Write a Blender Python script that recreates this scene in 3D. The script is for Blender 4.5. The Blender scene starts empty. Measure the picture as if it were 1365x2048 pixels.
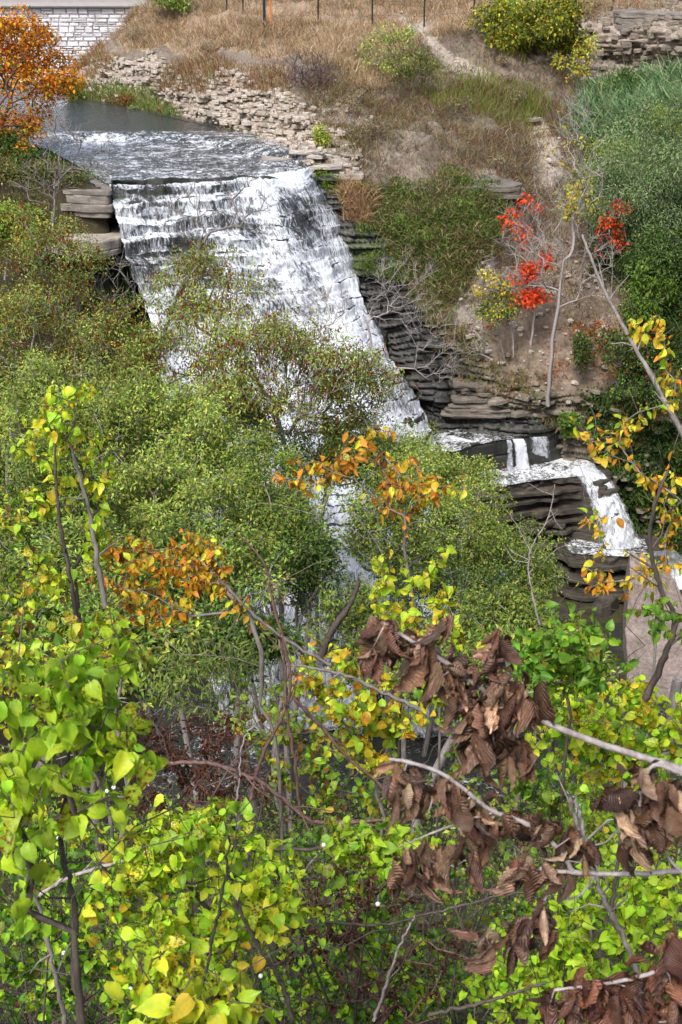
import bpy, math, random
import numpy as np
from mathutils import Vector, Matrix
rng = np.random.default_rng(11)
random.seed(5)
S = bpy.context.scene
C = S.collection
# ------------------------------------------------------------------ camera, world, sun, exposure
PITCH = math.radians(24.0)
FPX = 2534.0
cp, sp = math.cos(PITCH), math.sin(PITCH)
cam_d = bpy.data.cameras.new('camera')
cam = bpy.data.objects.new('camera', cam_d); C.objects.link(cam)
cam.location = (0, 0, 0)
cam.rotation_euler = (math.radians(90) - PITCH, 0, 0)
cam_d.sensor_fit = 'VERTICAL'; cam_d.sensor_height = 22.3
cam_d.lens = 22.3 * FPX / 2048.0
cam_d.clip_start = 0.05; cam_d.clip_end = 2000
cam_d.dof.use_dof = True; cam_d.dof.focus_distance = 9.0; cam_d.dof.aperture_fstop = 9.0
S.camera = cam
SUN_EL, SUN_AZ = math.radians(52), math.radians(205)    # azimuth clockwise from +Y
w = bpy.data.worlds.new('World'); S.world = w; w.use_nodes = True
nt = w.node_tree; nt.nodes.clear()
sky = nt.nodes.new('ShaderNodeTexSky'); sky.sky_type = 'NISHITA'; sky.sun_disc = False
sky.sun_elevation = SUN_EL; sky.sun_rotation = SUN_AZ; sky.dust_density = 4.0; sky.air_density = 1.0; sky.ozone_density = 0.6
bg = nt.nodes.new('ShaderNodeBackground'); bg.inputs['Strength'].default_value = 0.14
wo = nt.nodes.new('ShaderNodeOutputWorld')
nt.links.new(sky.outputs[0], bg.inputs[0]); nt.links.new(bg.outputs[0], wo.inputs[0])
sd = bpy.data.lights.new('sun', 'SUN'); sd.energy = 2.4; sd.angle = math.radians(16); sd.color = (1.0, 0.97, 0.92)
sun = bpy.data.objects.new('sun', sd); C.objects.link(sun)
sun.rotation_euler = Vector((-math.sin(SUN_AZ) * math.cos(SUN_EL), -math.cos(SUN_AZ) * math.cos(SUN_EL), -math.sin(SUN_EL))).to_track_quat('-Z', 'Y').to_euler()
S.view_settings.view_transform = 'Standard'; S.view_settings.look = 'None'
S.view_settings.gamma = 1; S.view_settings.use_curve_mapping = False
S.view_settings.exposure = 0.5
S.render.engine = 'CYCLES'
S.cycles.max_bounces = 6; S.cycles.transparent_max_bounces = 12; S.cycles.caustics_reflective = False; S.cycles.caustics_refractive = False

# ------------------------------------------------------------------ helpers
def P(px, py, Y):
    v = (1024 - py) / FPX
    r = ((px - 682.5) / FPX, cp + v * sp, -sp + v * cp)
    t = Y / r[1]
    return np.array((r[0] * t, Y, r[2] * t))
def PZ(px, py, z):
    v = (1024 - py) / FPX
    r = ((px - 682.5) / FPX, cp + v * sp, -sp + v * cp)
    t = z / r[2]
    return np.array((r[0] * t, r[1] * t, z))
def W(px, z, Y):
    d = Y * cp - z * sp
    return np.array(((px - 682.5) / FPX * d, Y, z))
def proj(p):
    d = p[:, 1] * cp - p[:, 2] * sp
    u = p[:, 1] * sp + p[:, 2] * cp
    d = np.maximum(d, .01)
    return 682.5 + p[:, 0] / d * FPX, 1024 - u / d * FPX

def _h(ix, iy, iz, s):
    n = (ix * 374761393 + iy * 668265263 + iz * 2147483647 + s * 1274126177) & 0xffffffff
    n = ((n ^ (n >> 13)) * 1274126177) & 0xffffffff
    n = ((n ^ (n >> 16)) * 2246822519) & 0xffffffff
    return ((n ^ (n >> 15)) & 0xffffff) / float(0xffffff)
def vnoise(p, s=0):
    p = np.asarray(p, dtype=np.float64)
    i = np.floor(p).astype(np.int64); f = p - i; f = f * f * (3 - 2 * f)
    x, y, z = i[..., 0], i[..., 1], i[..., 2]; a, b, c = f[..., 0], f[..., 1], f[..., 2]
    r = 0
    for dx in (0, 1):
        for dy in (0, 1):
            for dz in (0, 1):
                r = r + _h(x + dx, y + dy, z + dz, s) * (a if dx else 1 - a) * (b if dy else 1 - b) * (c if dz else 1 - c)
    return r * 2 - 1
def fbm(p, o=4, s=0, g=.5):
    r = 0; a = 1; t = 0; p = np.asarray(p, dtype=float)
    for k in range(o):
        r = r + a * vnoise(p * 2.03 ** k + k * 17.3, s + k); t += a; a *= g
    return r / t
def inpoly(x, y, poly):
    ins = np.zeros(x.shape, bool); n = len(poly); j = n - 1
    for i in range(n):
        xi, yi = poly[i]; xj, yj = poly[j]
        c = ((yi > y) != (yj > y)) & (x < (xj - xi) * (y - yi) / ((yj - yi) or 1e-9) + xi)
        ins ^= c; j = i
    return ins
def nrm(v):
    v = np.asarray(v, float); return v / np.maximum(np.linalg.norm(v, axis=-1, keepdims=True), 1e-9)

def tag(o, label=None, cat=None, group=None, kind=None):
    if label: o['label'] = label
    if cat: o['category'] = cat
    if group: o['group'] = group
    if kind: o['kind'] = kind
    return o
def mesh(name, V, F, mat=None, smooth=False, col=None, uv=None):
    """V (n,3); F (m,k) array of equal-size faces or list of lists"""
    me = bpy.data.meshes.new(name)
    V = np.asarray(V, dtype=np.float32)
    if isinstance(F, np.ndarray):
        m, k = F.shape
        me.vertices.add(len(V)); me.vertices.foreach_set('co', V.ravel())
        me.loops.add(m * k); me.loops.foreach_set('vertex_index', F.ravel().astype(np.int32))
        me.polygons.add(m)
        me.polygons.foreach_set('loop_start', np.arange(0, m * k, k, dtype=np.int32))
        me.polygons.foreach_set('loop_total', np.full(m, k, dtype=np.int32))
    else:
        me.from_pydata(V.tolist(), [], F)
    if smooth: me.polygons.foreach_set('use_smooth', np.ones(len(me.polygons), bool))
    if col is not None:
        a = me.attributes.new('col', 'FLOAT_COLOR', 'POINT')
        cc = np.ones((len(V), 4), np.float32); cc[:, :3] = col[:, :3]
        if col.shape[1] > 3: cc[:, 3] = col[:, 3]
        a.data.foreach_set('color', cc.ravel())
    if uv is not None:
        a = me.attributes.new('flow', 'FLOAT_VECTOR', 'POINT')
        a.data.foreach_set('vector', np.asarray(uv, np.float32).ravel())
    me.update(); me.validate()
    if mat: me.materials.append(mat)
    return me
def obj(name, me, parent=None, loc=None):
    o = bpy.data.objects.new(name, me); C.objects.link(o)
    if parent: o.parent = parent
    if loc is not None: o.location = loc
    return o
def empty(name, loc, label, cat, group=None):
    o = bpy.data.objects.new(name, None); C.objects.link(o); o.location = tuple(loc); o.empty_display_size = .2
    return tag(o, label, cat, group)

# ------------------------------------------------------------------ materials
def mat(name, build):
    m = bpy.data.materials.new(name); m.use_nodes = True
    n = m.node_tree; n.nodes.clear()
    out = n.nodes.new('ShaderNodeOutputMaterial')
    build(n, out); return m
def N(n, t, **k):
    x = n.nodes.new('ShaderNode' + t)
    for a, b in k.items():
        if a in ('inp',):
            for i, v in b.items(): x.inputs[i].default_value = v
        else: setattr(x, a, b)
    return x
def ramp(n, stops, src=None, interp='LINEAR'):
    r = N(n, 'ValToRGB'); r.color_ramp.interpolation = interp
    e = r.color_ramp.elements
    while len(e) < len(stops): e.new(.5)
    for i, (p, c) in enumerate(stops):
        e[i].position = p; e[i].color = (*c, 1) if len(c) == 3 else c
    if src: n.links.new(src, r.inputs[0])
    return r
def mixc(n, a, b, f, mode='MIX'):
    x = N(n, 'Mix', data_type='RGBA', blend_type=mode)
    for s, v in ((6, a), (7, b), (0, f)):
        if hasattr(v, 'is_output') or isinstance(v, bpy.types.NodeSocket): n.links.new(v, x.inputs[s])
        else: x.inputs[s].default_value = (*v, 1) if isinstance(v, tuple) else v
    return x.outputs[2]
def math_(n, op, a, b=None, c=None, clamp=False):
    x = N(n, 'Math', operation=op, use_clamp=clamp)
    for i, v in enumerate((a, b, c)):
        if v is None: continue
        if isinstance(v, bpy.types.NodeSocket): n.links.new(v, x.inputs[i])
        else: x.inputs[i].default_value = v
    return x.outputs[0]
def noise(n, scale, detail=4, rough=.55, vec=None, dist=0):
    x = N(n, 'TexNoise', inp={'Scale': scale, 'Detail': detail, 'Roughness': rough, 'Distortion': dist})
    if vec: n.links.new(vec, x.inputs['Vector'])
    return x.outputs['Fac']
def wpos(n):
    return N(n, 'NewGeometry').outputs['Position']
def leafy(name, use_obj, transl=.45, rough=.45, spots=0, spotc=(.16, .06, .015)):
    def b(n, out):
        if use_obj: src = N(n, 'ObjectInfo').outputs['Color']
        else: src = N(n, 'Attribute', attribute_name='col').outputs['Color']
        if spots:
            tc = N(n, 'TexCoord').outputs['Object'] if use_obj else wpos(n)
            v = N(n, 'VectorMath', operation='ADD'); n.links.new(tc, v.inputs[0]); n.links.new(N(n, 'ObjectInfo').outputs['Location'], v.inputs[1])
            f = noise(n, 5.5 if use_obj else 12, 4, .65, v.outputs[0])
            r = ramp(n, [(0, (0, 0, 0)), (.60 - spots * .12, (0, 0, 0)), (.68 - spots * .1, (1, 1, 1))], f)
            if use_obj:
                rd = N(n, 'ObjectInfo').outputs['Random']; gate = math_(n, 'MULTIPLY', math_(n, 'SUBTRACT', rd, .62), 5.0, clamp=True)
                r1 = ramp(n, [(.42, (0, 0, 0)), (.62, (1, 1, 1))], f)
                src = mixc(n, src, (.55, .42, .03), math_(n, 'MULTIPLY', math_(n, 'MULTIPLY', r1.outputs[0], gate), .6))
                src = mixc(n, src, spotc, math_(n, 'MULTIPLY', r.outputs[0], gate))
            else: src = mixc(n, src, spotc, r.outputs[0])
            f2 = noise(n, 2.2, 2, .5, v.outputs[0])
            r2 = ramp(n, [(.35, (.78, .86, .8)), (.65, (1.25, 1.1, .9))], f2)
            src = mixc(n, src, r2.outputs[0], 1.0, 'MULTIPLY')
            if use_obj:      # pale midrib and side veins of the blade
                sx = N(n, 'SeparateXYZ'); n.links.new(tc, sx.inputs[0]); ax = math_(n, 'ABSOLUTE', sx.outputs[0])
                rib = math_(n, 'SUBTRACT', 1.0, math_(n, 'MULTIPLY', ax, 45.0), clamp=True)
                ph = math_(n, 'MULTIPLY', math_(n, 'SUBTRACT', sx.outputs[1], math_(n, 'MULTIPLY', ax, .9)), 48.0)
                vein = math_(n, 'MULTIPLY', math_(n, 'SUBTRACT', math_(n, 'SINE', ph), .82), 4.0, clamp=True)
                src = mixc(n, src, (.62, .68, .25), math_(n, 'MULTIPLY', math_(n, 'MAXIMUM', rib, math_(n, 'MULTIPLY', vein, .55)), .38))
        p = N(n, 'BsdfPrincipled', inp={'Roughness': rough, 'Specular IOR Level': .35 if use_obj else .12}); n.links.new(src, p.inputs['Base Color'])
        if transl:
            t = N(n, 'BsdfTranslucent'); n.links.new(src, t.inputs['Color'])
            m = N(n, 'MixShader'); m.inputs[0].default_value = transl
            n.links.new(p.outputs[0], m.inputs[1]); n.links.new(t.outputs[0], m.inputs[2]); n.links.new(m.outputs[0], out.inputs[0])
        else: n.links.new(p.outputs[0], out.inputs[0])
    return mat(name, b)
M_LEAF = leafy('leaf_broad', True, .42, .42, spots=1)
M_LEAF_CLEAN = leafy('leaf_broad_clean', True, .42, .45, spots=0)
M_DRYLEAF = leafy('leaf_dried', True, .12, .6, spots=.6, spotc=(.05, .022, .012))
M_FOL = leafy('foliage_mass', False, .35, .55)
M_GRASS = leafy('grass_mass', False, .25, .7)
def bark(name, c1, c2, sc=30):
    def b(n, out):
        tc = wpos(n)
        mp = N(n, 'Mapping', inp={'Scale': (1, 1, .3)}); n.links.new(tc, mp.inputs[0])
        f = noise(n, sc, 5, .65, mp.outputs[0])
        r = ramp(n, [(.3, c1), (.68, c2)], f)
        p = N(n, 'BsdfPrincipled', inp={'Roughness': .8}); n.links.new(r.outputs[0], p.inputs['Base Color'])
        bp = N(n, 'Bump', inp={'Strength': .5, 'Distance': .01}); n.links.new(f, bp.inputs['Height']); n.links.new(bp.outputs[0], p.inputs['Normal'])
        n.links.new(p.outputs[0], out.inputs[0])
    return mat(name, b)
M_BARK = bark('bark_grey', (.10, .085, .075), (.30, .27, .25), 20)
M_BARKD = bark('bark_dark', (.035, .028, .022), (.13, .10, .085), 30)
M_BARKP = bark('bark_pale', (.20, .17, .16), (.48, .43, .42), 60)
M_BARKR = bark('bark_reddish', (.07, .035, .028), (.22, .13, .11), 40)

def rocky(name, stops, sc=1.2, bump=.6, rough=.85, strata=True, attr=False, moss=0):
    def b(n, out):
        tc = wpos(n)
        mp = N(n, 'Mapping', inp={'Scale': (1, 1, 4.5 if strata else 1)}); n.links.new(tc, mp.inputs[0])
        f = noise(n, sc, 8, .62, mp.outputs[0], .3)
        c = ramp(n, stops, f).outputs[0]
        f2 = noise(n, sc * 7, 6, .7, mp.outputs[0])
        c = mixc(n, c, ramp(n, [(.3, (.62, .6, .58)), (.7, (1.3, 1.3, 1.3))], f2).outputs[0], 1.0, 'MULTIPLY')
        if moss:
            f3 = noise(n, .9, 5, .6, tc)
            c = mixc(n, c, (.05, .09, .018), ramp(n, [(.62 - moss, (0, 0, 0)), (.72 - moss, (1, 1, 1))], f3).outputs[0])
        if attr:
            at = N(n, 'Attribute', attribute_name='col')
            c = mixc(n, c, at.outputs['Color'], 1.0, 'MULTIPLY')
        p = N(n, 'BsdfPrincipled', inp={'Roughness': rough}); n.links.new(c, p.inputs['Base Color'])
        bp = N(n, 'Bump', inp={'Strength': bump, 'Distance': .06}); n.links.new(f2, bp.inputs['Height']); n.links.new(bp.outputs[0], p.inputs['Normal'])
        n.links.new(p.outputs[0], out.inputs[0])
    return mat(name, b)
M_LIME = rocky('limestone', [(.25, (.20, .17, .145)), (.5, (.36, .32, .28)), (.75, (.55, .51, .46))], 1.1)
M_DAMP = rocky('damp_rock', [(.3, (.03, .027, .022)), (.55, (.085, .075, .06)), (.8, (.20, .18, .15))], 1.5, .9, .55)
M_LIMEG = rocky('limestone_grey', [(.25, (.10, .09, .08)), (.5, (.22, .20, .18)), (.75, (.40, .37, .33))], 1.1)
M_WET = rocky('wet_rock', [(.3, (.012, .013, .013)), (.55, (.035, .036, .034)), (.8, (.09, .088, .075))], 1.3, .8, .35, moss=.02)
M_SHALE = rocky('shale', [(.3, (.07, .06, .048)), (.55, (.15, .13, .105)), (.8, (.27, .245, .2))], 1.1, .7, .7, moss=-.02)
# ------------------------------------------------------------------ structure: terrain, rock, water
def cr(pts, t):
    """Catmull-Rom through pts (n,...) at parameters t in [0,n-1]"""
    n = len(pts); i = np.clip(np.floor(t).astype(int), 0, n - 2); f = t - i
    g = lambda k: pts[np.clip(k, 0, n - 1)]
    sh = (-1,) + (1,) * (pts.ndim - 1); f = f.reshape(sh)
    p0, p1, p2, p3 = g(i - 1), g(i), g(i + 1), g(i + 2)
    return p1 + .5 * f * (p2 - p0 + f * (2 * p0 - 5 * p1 + 4 * p2 - p3 + f * (3 * (p1 - p2) + p3 - p0)))
def loft(cols, nu, nv):
    A = np.array(cols, float)                       # (nc, nr, 3)
    A = cr(A, np.linspace(0, len(A) - 1, nu))
    A = np.swapaxes(A, 0, 1)
    A = cr(A, np.linspace(0, len(A) - 1, nv))
    return np.swapaxes(A, 0, 1)                     # (nu, nv, 3)
def gridF(nu, nv, flip=False):
    i = np.arange(nu - 1)[:, None] * nv + np.arange(nv - 1)[None]
    F = np.stack([i, i + 1, i + nv + 1, i + nv], -1).reshape(-1, 4)
    return F[:, ::-1].copy() if flip else F
def gnormals(G):
    du = np.gradient(G, axis=0); dv = np.gradient(G, axis=1)
    return nrm(np.cross(dv, du))

def col_(spec):
    out = []
    for s in spec:
        out.append(P(*s[1:]) if s[0] == 'p' else W(*s[1:]))
    return out
def hc(rim, rest, far=None):
    px = rim[0] if far is None else far
    c = [('w', px, -1.0, 200), ('w', px, -3.2, 118)]
    return col_(c + [('p', *rim)] + [(('w' if len(r) == 4 else 'p'), *(r[:3])) for r in rest])
u4 = lambda px, Y0: [(px, -10.3, Y0, 0), (px, -10.9, Y0 - 2, 0), (px, -11.6, Y0 - 3.5, 0), (px, -12.4, Y0 - 5, 0), (px, -13.2, Y0 - 6, 0), (px, -14, Y0 - 7, 0)]
hcols = [
 hc((285, 42, 100), [(228, 95, 97), (192, 132, 95.5), (172, 150, 94), (163, 190, 92.5), (163, 202, 91.5)] + u4(165, 90), 320),
 hc((312, 46, 98), [(292, 85, 92), (285, 120, 88.5), (290, 170, 87), (290, 212, 85.5), (290, 222, 84.5)] + u4(290, 82)),
 hc((440, 30, 92), [(445, 85, 84), (450, 130, 79.5), (450, 200, 76.5), (450, 262, 74.3), (455, 273, 73)] + u4(455, 71)),
 hc((580, 70, 86), [(590, 120, 78), (595, 170, 73), (600, 240, 69.5), (605, 296, 67), (600, 315, 65.4), (630, 380, 64.4), (660, 480, 63.2), (690, 590, 62.2), (720, 690, 61.2), (750, 790, 60.2), (785, 875, 59.4)]),
 hc((660, 85, 84), [(670, 140, 77), (680, 200, 71), (685, 270, 66.8), (690, 318, 64.5), (650, 343, 62.9), (668, 400, 61.8), (690, 500, 60.5), (726, 600, 59.4), (778, 700, 58.4), (845, 800, 57.3), (875, 875, 56.5)]),
 hc((760, 80, 85), [(780, 150, 77), (790, 220, 71.5), (800, 290, 67), (800, 345, 64.4), (790, 378, 62.6), (800, 440, 61.3), (820, 530, 60.3), (850, 620, 59.3), (880, 710, 58.3), (920, 800, 57.2), (930, 870, 56.5)]),
 hc((880, 60, 86), [(890, 140, 79), (900, 220, 73), (900, 300, 68), (905, 355, 64.9), (910, 378, 63), (910, 440, 61.5), (920, 530, 60.3), (940, 610, 59.2), (965, 700, 57.9), (985, 785, 56.8), (1000, 870, 56)]),
 hc((1000, 50, 88), [(1010, 120, 82), (1020, 200, 76), (1030, 290, 70.5), (1035, 350, 67), (1035, 400, 64.5), (1030, 470, 62.3), (1030, 550, 60.5), (1035, 630, 59), (1040, 710, 57.3), (1050, 790, 56.2), (1090, 870, 55.8)]),
 hc((1110, 45, 89), [(1120, 110, 86), (1130, 190, 80), (1120, 280, 74), (1125, 350, 70), (1130, 420, 66.5), (1130, 500, 63), (1135, 580, 60), (1140, 660, 57.8), (1145, 740, 56.6), (1140, 800, 56.2), (1130, 910, 56.6)]),
 hc((1230, 40, 88), [(1235, 130, 85), (1245, 190, 79), (1250, 260, 72), (1250, 340, 67), (1250, 430, 62.5), (1250, 520, 59.5), (1250, 600, 57.5), (1250, 680, 56), (1240, 750, 55.6), (1230, 860, 55.6), (1290, 1080, 56.0)]),
 hc((1380, 35, 84), [(1380, 130, 81), (1390, 180, 75), (1400, 250, 68), (1400, 340, 63), (1400, 430, 59), (1400, 530, 56.5), (1400, 620, 55), (1400, 720, 53.5), (1390, 820, 52.5), (1380, 950, 53.5), (1400, 1140, 54.0)]),
 hc((1800, 35, 76), [(1800, 130, 72), (1800, 200, 66), (1800, 280, 60), (1800, 380, 56), (1800, 470, 53), (1800, 560, 51), (1800, 650, 49.5), (1800, 740, 48.5), (1800, 840, 47.5), (1800, 950, 47), (1800, 1180, 46)]),
 hc((2500, 35, 60), [(2500, 130, 57), (2500, 200, 53), (2500, 280, 49), (2500, 380, 46), (2500, 470, 43), (2500, 560, 41), (2500, 650, 40), (2500, 740, 39), (2500, 840, 38), (2500, 950, 37), (2500, 1200, 36)]),
]
back = [p.copy() for p in hcols[0]]
for p in back[1:]:
    k = (p[1] + 9) / p[1]; p[0] = p[0] * k + 1.8; p[1] += 9
hcols = [back] + hcols
NU, NV = 560, 400
# denser sampling in view: resample columns non-uniformly
A = np.array(hcols, float)
tu = np.interp(np.linspace(0, 1, NU), [0, .04, .93, 1], [0, 1, 11.3, len(A) - 1])
A = cr(A, tu); A = np.swapaxes(A, 0, 1)
tv = np.interp(np.linspace(0, 1, NV), [0, .06, 1], [0, 1.6, A.shape[0] - 1])
H = np.swapaxes(cr(A, tv), 0, 1)
Hn = gnormals(H)
if Hn[NU // 2, NV // 2, 2] < 0: Hn = -Hn
flat = H.reshape(-1, 3)
px, py = proj(flat)
jn = fbm(flat * .35, 4, 3)
jx = px + 34 * jn + 10 * vnoise(flat * 1.3, 9); jy = py + 26 * fbm(flat * .4 + 9, 4, 4)
Z_CLIFF = [(140, 110), (330, 118), (420, 138), (560, 128), (600, 190), (640, 250), (720, 300), (705, 352), (600, 340), (400, 290), (150, 240)]
Z_CLIFF2 = [(1030, 130), (1090, 80), (1230, 20), (1700, 10), (1700, 120), (1230, 150), (1140, 170)]
Z_WET = [(590, 320), (670, 350), (740, 430), (800, 530), (850, 640), (925, 710), (1010, 800), (1110, 850), (1115, 900), (840, 900), (640, 420)]
Z_SHALE = [(850, 600), (1000, 740), (1120, 800), (1365, 800), (1300, 1200), (1100, 1000), (860, 900), (800, 640)]
Z_DIRT = [(960, 560), (1180, 480), (1290, 620), (1260, 800), (1090, 820), (980, 720)]
Z_SCREE = [(880, 480), (990, 480), (1010, 700), (960, 700), (890, 640)]
Z_PATH = [(800, 40), (850, 45), (880, 90), (940, 130), (1010, 160), (1070, 230), (1120, 300), (1130, 380), (1070, 380), (1050, 260), (990, 180), (900, 140), (850, 100)]
Z_BARE = [(640, 170), (720, 180), (760, 260), (700, 310), (640, 260)]
Z_TOP = [(120, -400), (1800, -400), (1800, 30), (1180, 30), (1000, 60), (830, 100), (700, 190), (620, 90), (440, 110), (260, 90), (120, 90)]
Z_GREEN = [(690, 380), (1000, 372), (1020, 460), (960, 520), (830, 700), (780, 620), (700, 440)]
Z_GRIGHT = [(1180, 160), (1900, 120), (1900, 1300), (1180, 1300), (1190, 850), (1300, 700), (1290, 480), (1160, 380)]
def zmask(poly, X=None, Y=None): return inpoly(jx if X is None else X, jy if Y is None else Y, poly)
m_cliff = zmask(Z_CLIFF) | zmask(Z_CLIFF2); m_wet = zmask(Z_WET) | (inpoly(px, py, Z_WET)); m_shale = zmask(Z_SHALE) & ~m_wet
m_dirt = zmask(Z_DIRT); m_scree = zmask(Z_SCREE); m_path = inpoly(px + 12 * jn, py + 10 * jn, Z_PATH); m_top = zmask(Z_TOP); m_bare = zmask(Z_BARE)
m_green = zmask(Z_GREEN) & ~m_wet; m_gr = zmask(Z_GRIGHT)
# displacement
rock = (m_cliff | m_wet | m_shale).astype(float).reshape(NU, NV)
for _ in range(3):
    rock = (rock + np.roll(rock, 1, 0) + np.roll(rock, -1, 0) + np.roll(rock, 1, 1) + np.roll(rock, -1, 1)) / 5
rock = rock.ravel()
nn = Hn.reshape(-1, 3).copy(); hn = nn.copy(); hn[:, 2] *= .15; hn = nrm(hn)
warp = .35 * fbm(flat * .25, 3, 21)
sz = flat[:, 2] + warp
lay = np.floor(sz / .27); fr = sz / .27 - lay
cell = np.stack([flat[:, 0] * .55 + _h(lay.astype(int), 0 * lay.astype(int), 0 * lay.astype(int), 7) * 9, flat[:, 1] * .55, lay * 3.3], -1)
ledge = vnoise(cell, 31) * .34 + _h(lay.astype(int), 0 * lay.astype(int), 0 * lay.astype(int), 5) * .3
ledge -= .22 * (np.abs(fr - .5) > .40)
ci = np.floor(np.stack([flat[:, 0] * 1.6, flat[:, 1] * 1.3, lay], -1)).astype(int)
ledge += .16 * _h(ci[:, 0], ci[:, 1], ci[:, 2], 77)
disp = (fbm(flat * .22, 4, 51) * 1.2 + fbm(flat * 1.1, 4, 61) * .5) * (1 - .75 * rock)
flatd = flat + nn * disp[:, None] + hn * (ledge * rock * 1.25)[:, None]
fade = np.clip((flat[:, 1] - 118) / 20, 0, 1)[:, None]
flatd = flatd * (1 - fade) + flat * fade
# zone albedo, with gap shadow mixed in on the cliff
def colr(a, b, f): f = np.clip(f, 0, 1)[:, None]; return np.array(a) * (1 - f) + np.array(b) * f
n1 = .5 + .5 * fbm(flat * .6, 5, 71); n2 = .5 + .5 * fbm(flat * 3.0, 3, 81)
hcol = colr((.09, .07, .052), (.26, .22, .18), n1 * 1.4 - .2)
def setc(m, a, b, f=n1): hcol[m] = colr(a, b, f * 1.5 - .25)[m]
setc(m_top, (.20, .14, .09), (.38, .29, .20))
setc(m_green, (.06, .05, .03), (.15, .12, .08)); setc(m_gr, (.03, .04, .015), (.08, .085, .03))
setc(m_bare, (.18, .15, .12), (.34, .29, .24)); setc(m_scree, (.17, .15, .13), (.30, .27, .24))
setc(m_dirt, (.11, .085, .062), (.30, .24, .185)); setc(m_path, (.26, .22, .18), (.44, .39, .33))
setc(m_shale, (.09, .075, .055), (.25, .22, .17), n2)
setc(m_cliff, (.15, .125, .10), (.40, .35, .30), n2 * .6 + n1 * .4)  # base darkened so the gaps between the stones read as shadow
setc(m_cliff & zmask(Z_CLIFF2), (.20, .16, .13), (.40, .34, .29), n2 * .6 + n1 * .4)
setc(m_wet, (.014, .015, .014), (.05, .05, .042), n2)
m_near_moss = m_wet & (n1 > .56); hcol[m_near_moss] = (.045, .06, .02)
hcol *= (.85 + .3 * n2)[:, None]
wetf = m_wet.astype(float)
def hillmat(n, out):
    at = N(n, 'Attribute', attribute_name='col'); tc = wpos(n)
    f2 = noise(n, 5, 7, .7, tc)
    c = mixc(n, at.outputs['Color'], ramp(n, [(.3, (.6, .58, .56)), (.7, (1.4, 1.4, 1.4))], f2).outputs[0], 1.0, 'MULTIPLY')
    p = N(n, 'BsdfPrincipled'); n.links.new(c, p.inputs['Base Color'])
    n.links.new(math_(n, 'SUBTRACT', .95, math_(n, 'MULTIPLY', at.outputs['Alpha'], .6)), p.inputs['Roughness'])
    bp = N(n, 'Bump', inp={'Strength': .7, 'Distance': .08}); n.links.new(f2, bp.inputs['Height']); n.links.new(bp.outputs[0], p.inputs['Normal'])
    n.links.new(p.outputs[0], out.inputs[0])
M_HILL = mat('hillside_ground', hillmat)
hill = tag(obj('hillside', mesh('hillside', flatd, gridF(NU, NV), M_HILL, True, np.concatenate([hcol, wetf[:, None]], 1))), kind='structure')
H = flatd.reshape(NU, NV, 3)
HN = gnormals(H);
if HN[NU // 2, NV // 2, 2] < 0: HN = -HN
HNf = HN.reshape(-1, 3); HP = flatd
# per-vertex area for scattering
du = np.linalg.norm(np.gradient(H, axis=0), axis=2); dv = np.linalg.norm(np.gradient(H, axis=1), axis=2)
HA = (du * dv).ravel(); HA[fade[:, 0] > 0] = 0
hpx, hpy = proj(HP)
inview = (hpx > -60) & (hpx < 1440) & (hpy > -60) & (hpy < 1300)
def pick(mask, n, dens=None):
    wgt = HA * mask * inview
    if dens is not None: wgt = wgt * dens
    return rng.choice(len(HP), n, p=wgt / wgt.sum())
def hill_at(px_, py_):
    k = np.argmin((hpx - px_) ** 2 + (hpy - py_) ** 2 + 4 * np.maximum(0, np.arange(len(hpx)) * 0))
    return HP[k].copy(), HNf[k].copy()

# near bank, valley floor and left bank as one height field
def ground_z(x, y):
    z = np.interp(y, [-60, 0, 2.5, 6, 14, 30, 37, 46, 60], [1.5, -1.7, -3.4, -6.9, -13.6, -24.7, -27.4, -27.6, -27.6])
    z = z + np.clip((x - 14) * .12, 0, 2) * np.clip(y / 20, 0, 1)
    left = np.interp(x + .18 * (y - 45), [-60, -26, -17, -11, -8, 60], [-9.8, -11.5, -17, -24, -27.6, -27.6]) - .0
    t = np.clip((y - 22) / 14, 0, 1)
    z = np.maximum(z, left * t + z * (1 - t))
    up = np.interp(x + 0 * y, [-80, -40, -20, -12.5, -10.4, -8.8], [-8.2, -8.8, -9.3, -9.5, -9.6, -27.6])
    e = 57.0 + .0 * x
    tt = np.clip((y - e + .8) / .8, 0, 1)
    z = np.where(y > e - .8, z * (1 - tt) + np.maximum(z, up) * tt, z)
    return z
gx = np.concatenate([np.linspace(-150, -32, 12), np.linspace(-31, 30, 190), np.linspace(34, 80, 8)])
gy = np.concatenate([np.linspace(-60, -4, 8), np.linspace(-3, 62, 210), np.linspace(66, 210, 12)])
GX, GY = np.meshgrid(gx, gy, indexing='ij')
GZ = ground_z(GX, GY)
far_l = (GY > 60)
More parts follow.
